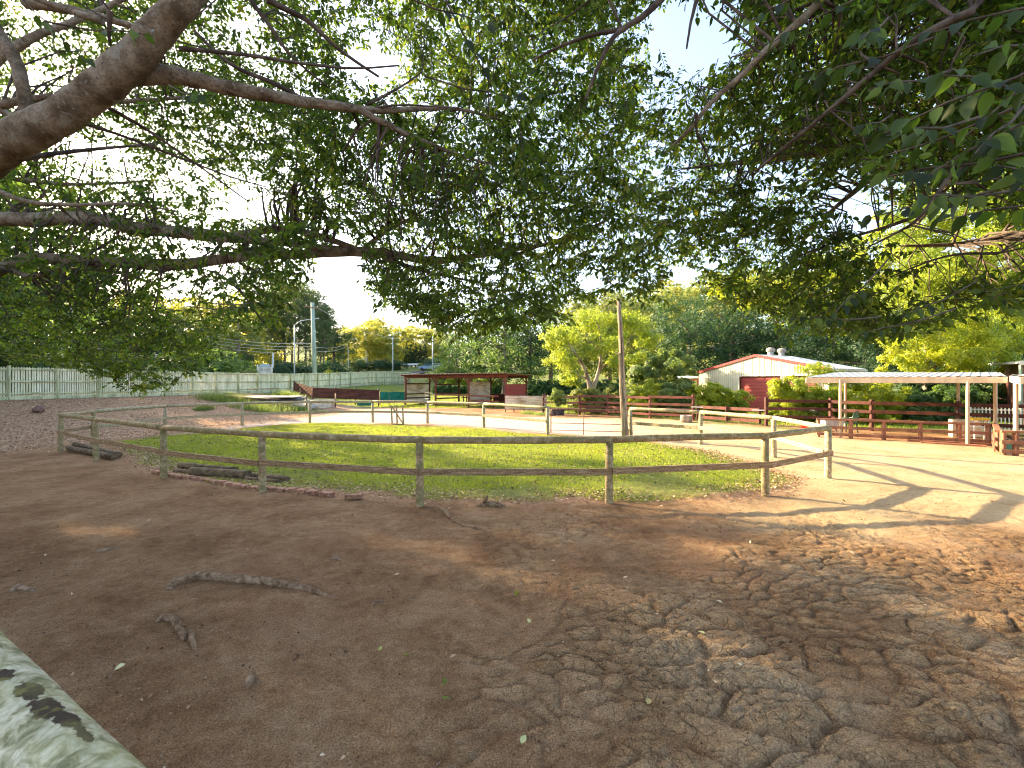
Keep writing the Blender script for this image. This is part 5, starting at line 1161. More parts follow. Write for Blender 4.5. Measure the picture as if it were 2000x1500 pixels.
hedge('bush', 'yellow bush seen between the shelter posts at its right half', 925, 985, 740, 768, 64, 'gold_leaf', 3500, .2, 54)
hedge('flowering_bush', 'pale-flowered green bush around the foot of the feathery tree', 1118, 1216, 757, 812, 32.6, 'hill_leaf', 6000, .13, 55)
hedge('golden_bush', 'golden bush just right of the split pole behind the maroon fence', 1232, 1292, 749, 806, 31.0, 'gold_leaf', 5000, .13, 56)
hedge('green_bush', 'dull green rounded bush between two golden bushes behind the maroon fence', 1292, 1352, 745, 806, 30.2, 'brush', 5500, .13, 57)
hedge('golden_bush', 'golden bush nearest the left of the roller door', 1402, 1458, 754, 803, 29.6, 'gold_leaf', 6000, .12, 58)
hedge('golden_bush', 'golden bush left of the one beside the roller door', 1352, 1404, 751, 803, 29.4, 'gold_leaf', 5000, .12, 59)
hedge('lime_bush', 'lime bush covering the right side of the roller door', 1505, 1562, 744, 812, 25.8, 'gold_leaf', 6500, .11, 60)
hedge('lime_bush', 'lime bush under the feathery sapling', 1560, 1650, 758, 812, 25.6, 'lime_leaf', 6500, .11, 61)
hedge('golden_bush', 'large golden bush seen between the two left carport posts and the yard fence', 1655, 1762, 746, 822, 24.5, 'gold_leaf', 9000, .11, 62)
hedge('green_bush', 'green bush behind the maroon fence at the middle of the carport', 1775, 1838, 762, 824, 23.8, 'mid_leaf', 5000, .11, 63)
hedge('green_bush', 'dense green bush beside the white picket fence', 1832, 1905, 748, 824, 23.4, 'mid_leaf', 7000, .11, 64)
hedge('dark_bush', 'dark bush in the gloom left of the red house', 1765, 1960, 742, 815, 27.5, 'dark_leaf', 9000, .14, 65)
# potted shrub
pb_ = onground(1087, 811); t = thing('potted_shrub', 'small leafy shrub in a dark tyre planter beside the board screen', 'potted plant', pb_)
mb = MB(); mb.lathe(pb_, [(.001, 0), (.50, 0), (.55, .1), (.50, .18), (.55, .28), (.50, .38), (.56, .42), (.42, .42), (.40, .3), (.001, .3)], 18); mb.build('tyre_planter', M['rubber'], t)
bl = [(.1, 0, 1.35, .42, .4, .38), (-.2, 0, 1.15, .35, .3, .3), (.45, 0, .95, .3, .3, .25), (.1, 0, .85, .3, .3, .25), (-.05, 0, 1.6, .3, .3, .25)]
link('foliage', crown('shrub_foliage', bl, 2200, .12, M['brush'], .4, 71), t); link('stem', trunk_mesh('shrub_stem', 1.3, .06, [b[:3] for b in bl], M['pale_bark'], 5), t)
# ================================================================== the two fig trees overhead
def PY(l): return [P(*q) for q in l]
figL = thing('fig_tree', 'spreading fig tree whose thick pale limbs reach in from the left border', 'tree', (-8.3, 4.9, 0))
figR = thing('fig_tree', 'fig tree on the right whose big hanging leaves and orange-lit branch fill the upper right', 'tree', (9.6, 4.4, 0))
LIMBS = []
def limb(tree, pts, rads, name='branch', n=14, rough=.05, seed=0, mat='bark'):
    out = []; rr = []; m = len(pts)
    for i in range(m-1):                        # Catmull-Rom
        p0 = pts[max(i-1, 0)]; p1 = pts[i]; p2 = pts[i+1]; p3 = pts[min(i+2, m-1)]
        for k in range(5):
            t = k/5; out.append(.5*((2*p1)+(-p0+p2)*t+(2*p0-5*p1+4*p2-p3)*t*t+(-p0+3*p1-3*p2+p3)*t**3)); rr.append(rads[i]*(1-t)+rads[i+1]*t)
    out.append(pts[-1]); rr.append(rads[-1]); rd = random.Random(seed)
    for i in range(1, len(out)-1): out[i] = out[i]+Vector([rd.uniform(-1, 1) for _ in range(3)])*rr[i]*.10
    mb = MB(); mb.tube(out, rr, n, rough, True, seed); mb.build(name, M[mat], tree)
    if rr[0] > .012: LIMBS.extend((p, r, tree) for p, r in zip(out, rr))
TL = Vector((-8.3, 4.9, 0))
limb(figL, [TL+Vector((0, 0, -.5)), TL+Vector((0, 0, .3)), TL+Vector((.1, 0, 1.4)), TL+Vector((.2, 0, 2.6)), TL+Vector((.3, .1, 3.6)), TL+Vector((-.3, .4, 5.5)), TL+Vector((-.8, .6, 8))], [.95, .72, .6, .55, .45, .3, .1], 'trunk', 20, .06, 1)
limb(figL, [TL+Vector((.2, 0, 1.9)), P(-420, 560, 4.4), P(-180, 410, 3.9), P(0, 290, 3.6), P(95, 240, 3.5), P(180, 182, 3.45), P(245, 128, 3.4), P(310, 60, 3.35), P(350, 20, 3.3), P(410, -60, 3.3), P(520, -220, 3.3)], [.34, .23, .165, .138, .123, .117, .122, .104, .093, .08, .06], 'branch', 22, .035, 2)
limb(figL, [P(225, 140, 3.5), P(300, 145, 3.55), P(360, 152, 3.65), P(450, 172, 3.8), P(540, 190, 3.95), P(620, 202, 4.1), P(700, 213, 4.25), P(760, 216, 4.4), P(830, 212, 4.6), P(900, 214, 4.8), P(980, 235, 5.0)], [.095, .075, .062, .056, .050, .043, .035, .028, .023, .017, .01], 'branch', 14, .05, 3)
limb(figL, [P(700, 213, 4.25), P(740, 235, 4.3), P(790, 260, 4.4), P(850, 285, 4.6), P(920, 310, 4.8), P(980, 325, 5)], [.034, .03, .026, .022, .016, .008], 'branch', 10, .05, 4)
limb(figL, [P(60, 240, 3.6), P(52, 205, 3.55), P(40, 150, 3.5), P(18, 95, 3.5), P(-15, 40, 3.5), P(-60, -60, 3.5)], [.085, .05, .045, .042, .04, .03], 'branch', 12, .05, 5)
limb(figL, [TL+Vector((.2, .2, 2.5)), P(-260, 440, 6.4), P(-60, 430, 6.3), P(60, 428, 6.2), P(180, 428, 6.2), P(260, 446, 6.2), P(340, 452, 6.3), P(420, 462, 6.4), P(480, 466, 6.5), P(540, 474, 6.6), P(620, 482, 6.7), P(705, 491, 6.8)], [.22, .12, .098, .092, .09, .09, .085, .08, .07, .05, .045, .042], 'branch', 14, .05, 6)
limb(figL, [P(450, 463, 6.45), P(500, 452, 6.5), P(560, 447, 6.6), P(600, 455, 6.65), P(650, 470, 6.7), P(705, 490, 6.8)], [.07, .055, .055, .05, .045, .045], 'branch', 12, .05, 7)
limb(figL, [TL+Vector((.2, .3, 2.2)), P(-200, 540, 6.8), P(-40, 530, 6.7), P(10, 520, 6.7), P(70, 505, 6.7), P(200, 512, 6.7), P(350, 516, 6.75), P(480, 501, 6.8), P(590, 496, 6.8), P(705, 491, 6.8), P(770, 498, 6.85), P(830, 508, 6.9), P(890, 506, 7.0), P(960, 494, 7.1), P(1050, 480, 7.2), P(1120, 465, 7.3), P(1190, 428, 7.4)], [.22, .12, .11, .10, .085, .078, .085, .075, .07, .075, .065, .06, .05, .042, .034, .026, .015], 'branch', 14, .05, 8)
limb(figL, [P(712, 486, 6.8), P(740, 462, 6.8), P(775, 440, 6.8), P(815, 420, 6.9), P(850, 395, 7)], [.045, .034, .028, .02, .01], 'branch', 9, .05, 9)
limb(figL, [P(735, 497, 6.8), P(780, 514, 6.8), P(830, 530, 6.9), P(900, 545, 7.0), P(980, 560, 7.1)], [.035, .03, .025, .018, .008], 'branch', 9, .05, 10)
limb(figL, [P(20, 525, 6.7), P(60, 540, 6.7), P(120, 525, 6.8), P(220, 530, 7), P(320, 560, 7.2)], [.05, .035, .03, .022, .01], 'branch', 9, .05, 11)
TW = [([(352, 95, 3.4), (400, 99, 3.4), (480, 107, 3.5), (600, 125, 3.7), (690, 133, 3.9), (780, 128, 4.1)], .018), ([(190, 200, 3.6), (240, 225, 3.7), (300, 262, 3.9), (380, 318, 4.2), (480, 390, 4.6)], .018), ([(140, 235, 3.6), (230, 262, 3.8), (330, 300, 4.1), (450, 345, 4.5), (520, 365, 4.8)], .016),
      ([(40, 310, 3.8), (110, 300, 4), (200, 290, 4.2), (285, 283, 4.4)], .026), ([(215, 20, 3.2), (213, 55, 3.25), (214, 90, 3.3)], .02), ([(0, 375, 5.2), (60, 395, 5.2), (150, 400, 5.3), (250, 398, 5.4), (330, 410, 5.6)], .03), ([(50, 6, 4.4), (150, 22, 4.4), (250, 48, 4.5), (330, 75, 4.6)], .05), ([(-20, 130, 5), (60, 75, 5), (150, 40, 5.2), (260, -10, 5.4)], .055),
      ([(490, 0, 4), (530, 55, 4.1), (570, 110, 4.2), (640, 170, 4.4)], .022), ([(520, 0, 3.8), (600, 40, 4), (660, 95, 4.1), (740, 150, 4.3)], .026), ([(600, 200, 4.1), (540, 165, 4), (450, 125, 3.9), (380, 60, 3.8)], .026), ([(200, 40, 3.5), (120, 15, 3.5), (20, -20, 3.5)], .03), ([(0, 205, 5.5), (100, 190, 5.6), (200, 200, 5.8), (360, 190, 6)], .05), ([(0, 215, 6), (60, 245, 6)], .05),
      ([(715, 205, 4.3), (745, 190, 4.3), (790, 165, 4.4), (825, 140, 4.5)], .016), ([(730, 210, 4.3), (800, 205, 4.4), (900, 212, 4.5)], .012), ([(30, 350, 7.5), (150, 360, 7.6), (300, 352, 7.8)], .04), ([(100, 560, 8), (180, 590, 8.2), (240, 640, 8.5), (285, 700, 8.7)], .03), ([(95, 570, 8), (150, 585, 8.2), (190, 610, 8.4)], .025), ([(195, 625, 8.5), (240, 660, 8.6), (275, 700, 8.8)], .025), ([(470, 515, 6.8), (520, 540, 6.6), (560, 570, 6.5)], .02), ([(420, 530, 6), (470, 570, 5.8), (520, 640, 5.6)], .02)]
for i, (l, r) in enumerate(TW): limb(figL, PY(l), [r*(1-.6*k/(len(l)-1)) for k in range(len(l))], 'branch', 7, .04, 20+i, 'bark' if r > .028 else 'twig')
TR = Vector((9.6, 4.4, 0))
limb(figR, [TR+Vector((0, 0, -.5)), TR+Vector((0, 0, .4)), TR+Vector((-.1, 0, 1.6)), TR+Vector((-.3, 0, 3.2)), TR+Vector((-.2, .2, 5.5)), TR+Vector((.3, .4, 8))], [.8, .62, .5, .42, .28, .1], 'trunk', 20, .06, 51)
limb(figR, [TR+Vector((-.2, 0, 2.8)), P(2260, 150, 4.9), P(2080, 190, 5.0), P(1960, 212, 5.0), P(1860, 235, 5.1), P(1780, 258, 5.15), P(1700, 284, 5.2), P(1620, 292, 5.3), P(1560, 300, 5.4), P(1515, 308, 5.5), P(1440, 318, 5.7), P(1330, 330, 6)], [.24, .15, .12, .11, .10, .09, .082, .07, .055, .05, .028, .012], 'branch', 14, .05, 52)
limb(figR, [TR+Vector((-.2, .1, 2.2)), P(2200, 200, 5.6), P(2060, 235, 5.7), P(1970, 275, 5.8), P(1900, 330, 6.0), P(1850, 365, 6.1), P(1790, 440, 6.3)], [.2, .09, .07, .055, .045, .035, .015], 'branch', 10, .05, 53)
limb(figR, [P(1960, 235, 5.2), P(1880, 262, 5.3), P(1780, 310, 5.4), P(1700, 350, 5.5), P(1620, 415, 5.6)], [.05, .045, .045, .04, .02], 'branch', 10, .05, 54)
limb(figR, [TR+Vector((-.2, .1, 2.0)), P(2200, 430, 6.5), P(2040, 450, 6.6), P(1950, 465, 6.6), P(1860, 478, 6.7), P(1760, 480, 6.9)], [.2, .08, .06, .05, .035, .015], 'branch', 10, .05, 55)
TWR = [([(1320, -30, 3.2), (1260, 28, 3.2), (1215, 58, 3.2), (1190, 85, 3.2), (1165, 140, 3.25), (1143, 195, 3.3)], .024), ([(1222, 56, 3.2), (1160, 68, 3.3), (1100, 88, 3.4), (1040, 118, 3.5)], .018), ([(1362, -5, 3), (1350, 40, 3), (1341, 95, 3)], .014), ([(1620, -20, 3.6), (1570, 35, 3.6), (1500, 95, 3.7), (1440, 155, 3.8), (1385, 205, 3.9), (1345, 255, 4), (1300, 298, 4.2)], .034),
       ([(1900, 20, 3), (1800, 70, 3.1), (1720, 130, 3.3), (1620, 215, 3.5), (1530, 290, 3.8), (1475, 335, 4)], .028), ([(1360, 220, 3.9), (1362, 260, 4), (1390, 320, 4.2)], .014), ([(1880, 372, 4), (1770, 430, 4.2), (1640, 470, 4.5), (1560, 500, 4.7)], .02), ([(1850, 350, 3.2), (1800, 420, 3.3), (1760, 450, 3.5), (1700, 480, 3.8)], .016), ([(1478, 272, 5), (1560, 285, 5), (1640, 288, 5)], .03), ([(1860, 478, 6.7), (1880, 430, 6.6), (1900, 380, 6.5)], .02), ([(1000, 500, 6.5), (1090, 468, 6.3), (1180, 432, 6.2)], .02), ([(1950, 495, 4), (1850, 500, 4.2), (1740, 540, 4.4)], .014), ([(1640, 150, 4.6), (1700, 120, 4.6), (1800, 100, 4.7), (1950, 95, 4.8)], .03), ([(1620, 110, 4.8), (1680, 150, 4.8), (1760, 190, 4.9)], .03)]
for i, (l, r) in enumerate(TWR): limb(figR, PY(l), [r*(1-.6*k/(len(l)-1)) for k in range(len(l))], 'branch', 7, .04, 70+i, 'bark' if r > .028 else 'twig')
# ---- leaf sprays
LOW = np.array([(-900, 700), (-200, 700), (0, 715), (100, 725), (200, 752), (280, 778), (330, 770), (400, 728), (425, 668), (460, 640), (500, 655), (540, 655), (562, 600), (590, 545), (605, 515), (640, 470), (700, 470), (722, 545), (745, 605), (800, 625), (850, 650), (900, 668), (960, 665), (1000, 650), (1060, 650), (1090, 615), (1150, 600), (1200, 575), (1255, 600), (1290, 575), (1330, 540), (1400, 585), (1450, 612), (1500, 628), (1560, 645), (1620, 668), (1670, 660), (1720, 668), (1780, 672), (1830, 640), (1900, 628), (2000, 610), (2400, 560), (3200, 500)], float)
def canopy_points(n, g):
    px = g.uniform(-750, 2750, n*3); py = g.uniform(-420, 790, n*3)
    low = np.interp(px, LOW[:, 0], LOW[:, 1]); ok = py < low-18
    px, py, low = px[ok], py[ok], low[ok]
    u = g.random(len(px))
    y0 = np.interp(px, [-300, 0, 400, 600, 900, 1300, 1600, 2000, 2600], [6.5, 6.0, 5.0, 4.4, 4.2, 3.9, 3.4, 3.0, 3.0])
    y1 = np.interp(px, [-300, 0, 400, 600, 900, 1300, 1600, 2000, 2600], [10.0, 9.8, 8.8, 8.0, 8.4, 8.0, 7.2, 6.6, 6.5])
    lowf = smooth(560, 720, py); y0 = y0+lowf*np.where(px < 450, 2.3, .3)
    Y = y0+(y1-y0)*u**.8
    x = (px-1000)/F*Y; z = CAMH-(py-HZ)/F*Y
    pts = np.stack([x, Y, z], 1)
    dens = vnoise3(pts/1.15, 3)*.5+vnoise3(pts/.42, 5)*.5
    thr = np.interp(px, [0, 250, 450, 560, 720, 900, 1200, 1300, 1380, 1500, 2000], [.42, .40, .46, .44, .40, .36, .38, .44, .45, .41, .37])
    thr = thr+.03-.14*lowf-.10*lowf*(px < 450)
    hole = np.exp(-(((px-1350)/70)**2+((py-50)/70)**2))*.9+np.exp(-(((px-490)/70)**2+((py-395)/55)**2))*.10+np.exp(-(((px-730)/60)**2+((py-130)/80)**2))*.14+np.exp(-(((px-60)/120)**2+((py-330)/60)**2))*.14+np.exp(-(((px-1655)/35)**2+((py-375)/35)**2))*.4+np.exp(-(((px-30)/60)**2+((py-150)/60)**2))*.2
    hole = hole+np.exp(-(((px-1880)/200)**2+((py-480)/130)**2))*.30
    keep = (dens > thr+hole) & (z > 1.6)
    return pts[keep], px[keep], py[keep]
def sprays(pts, g, k, L0, tw):
    n = len(pts); T = g.normal(size=(n, 3)); T[:, 2] = T[:, 2]*.35-.25; T = unit(T); TL_ = g.uniform(.28, .62, n)
    s = (np.arange(k)+.5)/k; idx = np.repeat(np.arange(n), k); sv = np.tile(s, n)
    base = pts[idx]+T[idx]*(TL_[idx]*(sv-.5))[:, None]; base[:, 2] -= .10*(sv**2)*TL_[idx]
    side = unit(np.cross(T[idx], g.normal(size=(n*k, 3))*.4+np.array([0, 0, 1.0]))); sg = np.where(np.arange(n*k) % 2, 1.0, -1.0)[:, None]
    ax = T[idx]*.55+side*sg*.8+g.normal(size=(n*k, 3))*.28; ax[:, 2] -= g.uniform(.15, 1.0, n*k)
    nm = g.normal(size=(n*k, 3))*.55; nm[:, 2] += .8
    L = L0*g.uniform(.65, 1.2, n*k); rnd = np.clip(np.repeat(g.random(n), k)*.5+.5*g.random(n*k), 0, 1)
    base = base+unit(ax)*.012
    if tw is not None:
        a = pts-T*(TL_*.55)[:, None]; b = pts+T*(TL_*.5)[:, None]; b[:, 2] -= .1*TL_; tw.append((a, b))
    return base, ax, nm, L, rnd
def twigs_mesh(prs, r, mat, name):
    a = np.concatenate([p[0] for p in prs]); b = np.concatenate([p[1] for p in prs]); d = unit(b-a); u = unit(np.cross(d, np.array([[.3, .2, 1.0]]))); w = np.cross(d, u); vs = []
    for e, rr in ((a, r), (b, r*.45)):
        for k in range(3):
            an = k*2.094; vs.append(e+(u*math.cos(an)+w*math.sin(an))*rr)
    v = np.stack(vs, 1).reshape(-1, 3); n = len(a); bi = np.arange(n)[:, None]*6
    q = np.concatenate([bi+np.array([[k, (k+1) % 3, 3+(k+1) % 3, 3+k]]) for k in range(3)])
    return npmesh(name, v, q, mat)
def plantw(key, x, y, H, label, group=None, wide=1.0):
    nm, h, cm, tm = PROTO[key]; g_ = hz(x, y); s = H/h; t = thing(nm, label, 'tree', (x, y, g_), random.uniform(0, 6.28), group)
    link('trunk', tm, t); link('crown', cm, t); t.scale = (s*wide, s*wide, s)
for i, (x, y, H, k) in enumerate([(-34, 14, 17, 'oakA'), (-33, 20, 18, 'oakB'), (-35, 26, 20, 'oakA'), (-39, 31, 14, 'oakB'), (-42, 23, 19, 'oakA'), (-32, 8, 16, 'oakB'), (-43, 34, 15, 'oakA'), (-30, 2, 15, 'oakA'), (-36, 29, 18.5, 'con')]):  # trees added outside the view to keep sun off the foreground
    plantw(k, x, y, H, 'tall shade tree of the roadside row beyond the left border', 'tall shade trees left of the paling fence', 1.15 if k != 'con' else 1.6)
g = np.random.default_rng(21)
pts, cpx, cpy = canopy_points(14500, g)
ov = g.uniform([-11, -7, 4.6], [10, 3.0, 8.5], (1500, 3)); ov = ov[vnoise3(ov/1.2, 3) > .45]  # unseen leaves overhead and behind the camera, added for shade
# unseen upper crown of the left tree, above the limbs, added for shade
up_ = g.uniform([-15, 0, 5.0], [-7, 10, 9.5], (1500, 3)); up_ = up_[(up_[:, 0] < -1.2*up_[:, 1]+1) & (vnoise3(up_/1.2, 3) > .42)]
allp = np.concatenate([pts, ov, up_]); lr = allp[:, 0] < -0.9+.62*allp[:, 1]*np.where(allp[:, 2] > 3, .9, .6)
nf = 2600; fpx = g.uniform(-200, 2200, nf); fl = np.interp(fpx, LOW[:, 0], LOW[:, 1]); fpy = fl-18-65*g.random(nf)**1.3; fY = np.interp(fpx, [-200, 450, 600, 2200], [9.0, 7.5, 5.6, 4.6])+g.uniform(-.8, 1.2, nf)
fp = np.stack([(fpx-1000)/F*fY, fY, CAMH-(fpy-HZ)/F*fY], 1); fp = fp[(vnoise3(fp/.6, 8) > .38) & ~((fpx > 590) & (fpx < 712))]
ml = g.uniform([-17, 8.5, 4.2], [-5.5, 15.5, 9.5], (4600, 3)); ml = ml[vnoise3(ml/1.1, 14)*.5+vnoise3(ml/.5, 15)*.5 > .455]
mpx = 1000+ml[:, 0]/ml[:, 1]*F; ml = ml[mpx < 520+40*g.random(len(ml))]
pts = np.concatenate([pts, fp, ml])
print('sprays', len(pts), len(ov), len(up_))
def sub_branches(tree, P_, seed, n):
    rd = random.Random(seed); L = [(p, r) for p, r, t in LIMBS if t is tree]; arr = np.array([tuple(p) for p, r in L]); mb = MB(); cnt = 0; used = {}
    order = list(range(len(P_))); rd.shuffle(order)
    for i in order:
        if cnt >= n: break
        q = P_[i]; d = np.linalg.norm(arr-q, axis=1); j = int(np.argmin(d+np.where(arr[:, 2] > q[2]+1.5, 1, 0)))
        if d[j] < .35 or d[j] > 2.2 or used.get(j, 0) >= 3: continue
        used[j] = used.get(j, 0)+1
        a = Vector(arr[j]); b = Vector(q); r = min(L[j][1]*.55, .026)*rd.uniform(.6, 1)
        m1 = a.lerp(b, .35)+Vector((rd.uniform(-.15, .15), rd.uniform(-.15, .15), .12))*d[j]; m2 = a.lerp(b, .7)+Vector((rd.uniform(-.1, .1), rd.uniform(-.1, .1), .1))*d[j]
        mb.tube([a, m1, m2, b], [r, r*.8, r*.55, r*.3], 5, .04, False, cnt); cnt += 1
    o = mb.build('twigs', M['twig'], tree); o['kind'] = 'stuff'
for tree, sel, sd_ in ((figL, lr, 1), (figR, ~lr, 2)):
    pp_ = allp[sel]; gg = np.random.default_rng(100+sd_); tw = []
    near = pp_[:, 1] < 5.6
    parts = []
    for grp, fine, k in ((pp_[near], True, 17), (pp_[~near], False, 20)):
        if len(grp) == 0: continue
        b, ax, nm, L, rn = sprays(grp, gg, k, .078, tw); parts.append(leaf_arrays(b, ax, nm, L, L*gg.uniform(.42, .55, len(L)), rn, fine))
    v, q, r = merge(parts); tl = np.array(parent_world(tree))
    o = link('crown', npmesh('fig_crown', v-tl, q, M['fig_leaf'], {'rnd': r}), tree); o['kind'] = 'stuff'
    tm = twigs_mesh([(a-tl, b-tl) for a, b in tw], .0045, M['twig'], 'fig_twigs'); o = link('twigs', tm, tree); o['kind'] = 'stuff'
    sub_branches(tree, pp_, sd_, 720)
    print('leaves', len(r))
# the nearest leaves, one by one
leafm = []
for k in range(5):
    n = 7; vs = []; fs = []
    for i in range(n):
        t = i/(n-1); w = .27*math.sin(math.pi*min(1, t*1.02)**.72)**.85 if 0 < i < n-1 else 0.004
        zc = -.16*t*t-.03*k*t; vs += [(-w, t, zc+w*.35), (0, t, zc), (w, t, zc+w*.35)]
    for i in range(n-1): fs += [(3*i, 3*i+1, 3*i+4, 3*i+3), (3*i+1, 3*i+2, 3*i+5, 3*i+4)]
    me = bpy.data.meshes.new('leaf'); me.from_pydata(vs, [], fs); me.polygons.foreach_set('use_smooth', [True]*len(fs)); me.materials.append(M['fig_leaf'])
    at = me.attributes.new('rnd', 'FLOAT', 'POINT'); at.data.foreach_set('value', [(.0, .10, .22, .38, .62)[k]]*len(vs)); leafm.append(me)
NEAR = [(1640, 130, 2.2), (1700, 60, 2.0), (1745, 160, 2.1), (1790, 250, 1.7), (1850, 200, 1.55), (1905, 150, 1.5), (1960, 90, 1.6), (1880, 300, 1.6), (1800, 330, 1.8), (1940, 260, 1.55), (1985, 330, 1.6), (1840, 380, 1.75), (1790, 400, 1.9), (1930, 410, 2.0), (1740, 300, 2.3), (1580, 40, 2.4), (1500, 20, 2.6), (905, 30, 2.6), (930, 110, 2.8), (960, 180, 2.9), (1060, 60, 3), (240, 60, 2.7), (120, 70, 2.9), (380, 185, 3), (1890, 40, 1.8), (1985, 180, 1.6), (1700, 240, 2.6), (1650, 590, 3.0), (1600, 620, 3.1), (1800, 600, 3.2), (455, 600, 4.2), (480, 690, 4.4), (500, 590, 4.3), (1725, 640, 3.0)]
rd = random.Random(5); cnt = 0
for px, py, Y in NEAR:
    tree = figL if px < 1000 else figR; c = P(px, py, Y); nL = 8 if Y < 4 else 9
    T = Vector((rd.uniform(-.8, -.2) if px > 1000 else rd.uniform(.2, .8), rd.uniform(-.4, .4), rd.uniform(-.35, .1))).normalized(); ln = .34; a = c-T*ln*.5
    mb = MB(); mb.tube([a-T*.25+Vector((0, 0, .05)), a, c, c+T*ln*.5+Vector((0, 0, -.03))], [.006, .005, .004, .002], 5, 0, False); mb.build('twig', M['twig'], tree)
    for k in range(nL):
        p = a+T*ln*((k+.5)/nL); sgn_ = 1 if k % 2 else -1; sd2 = T.cross(Vector((0, 0, 1))).normalized()*sgn_
        ax = (T*.5+sd2*.7+Vector((rd.uniform(-.3, .3), rd.uniform(-.3, .3), rd.uniform(-1.3, -.35)))).normalized()
        nmv = Vector((rd.gauss(0, .5), rd.gauss(-.3, .5), .8)); xx = ax.cross(nmv).normalized(); zv = xx.cross(ax); Ls = rd.uniform(.062, .092)
        o = link('leaf', leafm[rd.randrange(5)], tree); mt = Matrix((xx, ax, zv)).transposed().to_4x4(); mt.translation = p+ax*.012-parent_world(tree)
        o.matrix_local = mt @ Matrix.Diagonal((Ls*rd.uniform(.9, 1.1), Ls, Ls, 1)); cnt += 1
print('near leaves', cnt)
# ================================================================== lawn grass, weeds, fallen leaves
g = np.random.default_rng(33)
LX = np.array(LAWN); lo_, hi_ = LX.min(0)-.6, LX.max(0)+.6
def blades(n, keepf, hmin, hmax, w, name, label, lo=lo_, hi=hi_, mat='grass', bias=1.0):
    x = g.uniform(lo[0], hi[0], n); y = lo[1]+(hi[1]-lo[1])*g.random(n)**bias; k = keepf(x, y); x, y = x[k], y[k]; m = len(x); z = height(x, y)+.03*smooth(14, 9.5, y)
    az = g.uniform(0, 6.28, m); h = g.uniform(hmin, hmax, m); lean = g.uniform(.1, .9, m)*h; ww = w*g.uniform(.7, 1.4, m)
    dx, dy = np.cos(az), np.sin(az); sx_, sy_ = -dy, dx
    v = np.stack([np.stack([x-sx_*ww, y-sy_*ww, z], 1), np.stack([x+sx_*ww, y+sy_*ww, z], 1), np.stack([x+dx*lean+sx_*ww*.2, y+dy*lean+sy_*ww*.2, z+h], 1)], 1).reshape(-1, 3)
    patch = fbm(x*.7, y*.7, 3, 12); rn = np.clip(.5*g.random(m)+patch*1.1-.3, 0, 1)
    o = link(name, npmesh(name, v, np.arange(m*3).reshape(-1, 3), M[mat], {'rnd': np.repeat(rn, 3)}, tris=True)); o['kind'] = 'stuff'; o['label'] = label; return o
def lawnkeep(x, y):
    d = poly_sd(x, y, LAWN)+.8*(fbm(x*.9, y*.9, 4, 80)-.5)
    return (d > -.05) & (g.random(len(x)) < np.clip(.25+d/1.1, .1, 1)) & (g.random(len(x)) < .35+1.0*fbm(x*1.1, y*1.1, 3, 15))
blades(520000, lawnkeep, .03, .065, .006, 'lawn_grass', 'bright green short mown grass inside the arena fence', bias=1.35)
def litter(n, lo, hi, keepf, size, name, label, dz=.012, bias=1.0):
    x = g.uniform(lo[0], hi[0], n); y = lo[1]+(hi[1]-lo[1])*g.random(n)**bias; k = keepf(x, y); x, y = x[k], y[k]; m = len(x); z = height(x, y)+dz
    l_, c_ = lumps(x, y); z = z+np.where((y < 11) & (np.abs(x-2) < 12), l_, 0)+g.uniform(0, .015, m)
    ax = g.normal(size=(m, 3)); ax[:, 2] *= .25; nm = g.normal(size=(m, 3))*.4; nm[:, 2] += 1; L = size*g.uniform(.5, 1.4, m)
    v, q, r = leaf_arrays(np.stack([x, y, z], 1), ax, nm, L, L*.5, g.random(m), False, .25)
    o = link(name, npmesh(name, v, q, M['crumb' if ('crumb' in name or name == 'fallen_leaves') else 'dry_leaf'], {'rnd': r})); o['kind'] = 'stuff'; o['label'] = label
def ek(x, y):
    d = poly_sd(x, y, LAWN); return (g.random(len(x)) < np.exp(-((d-.15)/.45)**2)*(.35+.65*smooth(14, 11, y)))
litter(60000, (-13, 8), (8, 17), ek, .055, 'leaf_litter', 'dry brown leaf litter along the near edge of the lawn', .03) if False else None
def ek2(x, y):
    d = poly_sd(x, y, LAWN); return (y < 15.5) & (g.random(len(x)) < np.exp(-((d-.25)/.42)**2))
litter(90000, (-13, 8.0), (8, 15.5), ek2, .05, 'leaf_litter', 'dry brown leaf litter along the near edge of the lawn', .045)
def lk(x, y):
    return (poly_sd(x, y, LAWN) > .3) & (g.random(len(x)) < .8)
litter(26000, (lo_[0], lo_[1]), (hi_[0], hi_[1]), lk, .062, 'fallen_leaves', 'scattered brown leaves lying on the lawn', .05)
def bk_(x, y):
    d = x+31.64-.21*y; return (d > .2) & (d < 14.5) & (y > 11.5) & (g.random(len(x)) < smooth(14.5, 10, d)*smooth(11.5, 14, y)) & (poly_sd(x, y, LAWN) < -.2)
litter(90000, (-31, 11.5), (-12, 36), bk_, .065, 'leaf_mulch', 'thick pinkish-brown leaf mulch on the bank below the pale fence', .02)
def fk(x, y): return (g.random(len(x)) < .35+.65*(fbm(x*.7, y*.7, 3, 8) > .5)) & (poly_sd(x, y, LAWN) < .1)
litter(34000, (-8, 2.3), (11, 9.5), fk, .016, 'leaf_crumbs', 'tiny leaf scraps and chips strewn over the bare dirt', .01, 1.2)
litter(420, (-6, 2.4), (9, 9.5), fk, .05, 'dropped_leaves', 'scattered small dropped leaves on the bare dirt', .012)
litter(900, (6, 10), (18, 20), fk, .045, 'dark_specks', 'dark leaf specks on the sunlit sand', .01)
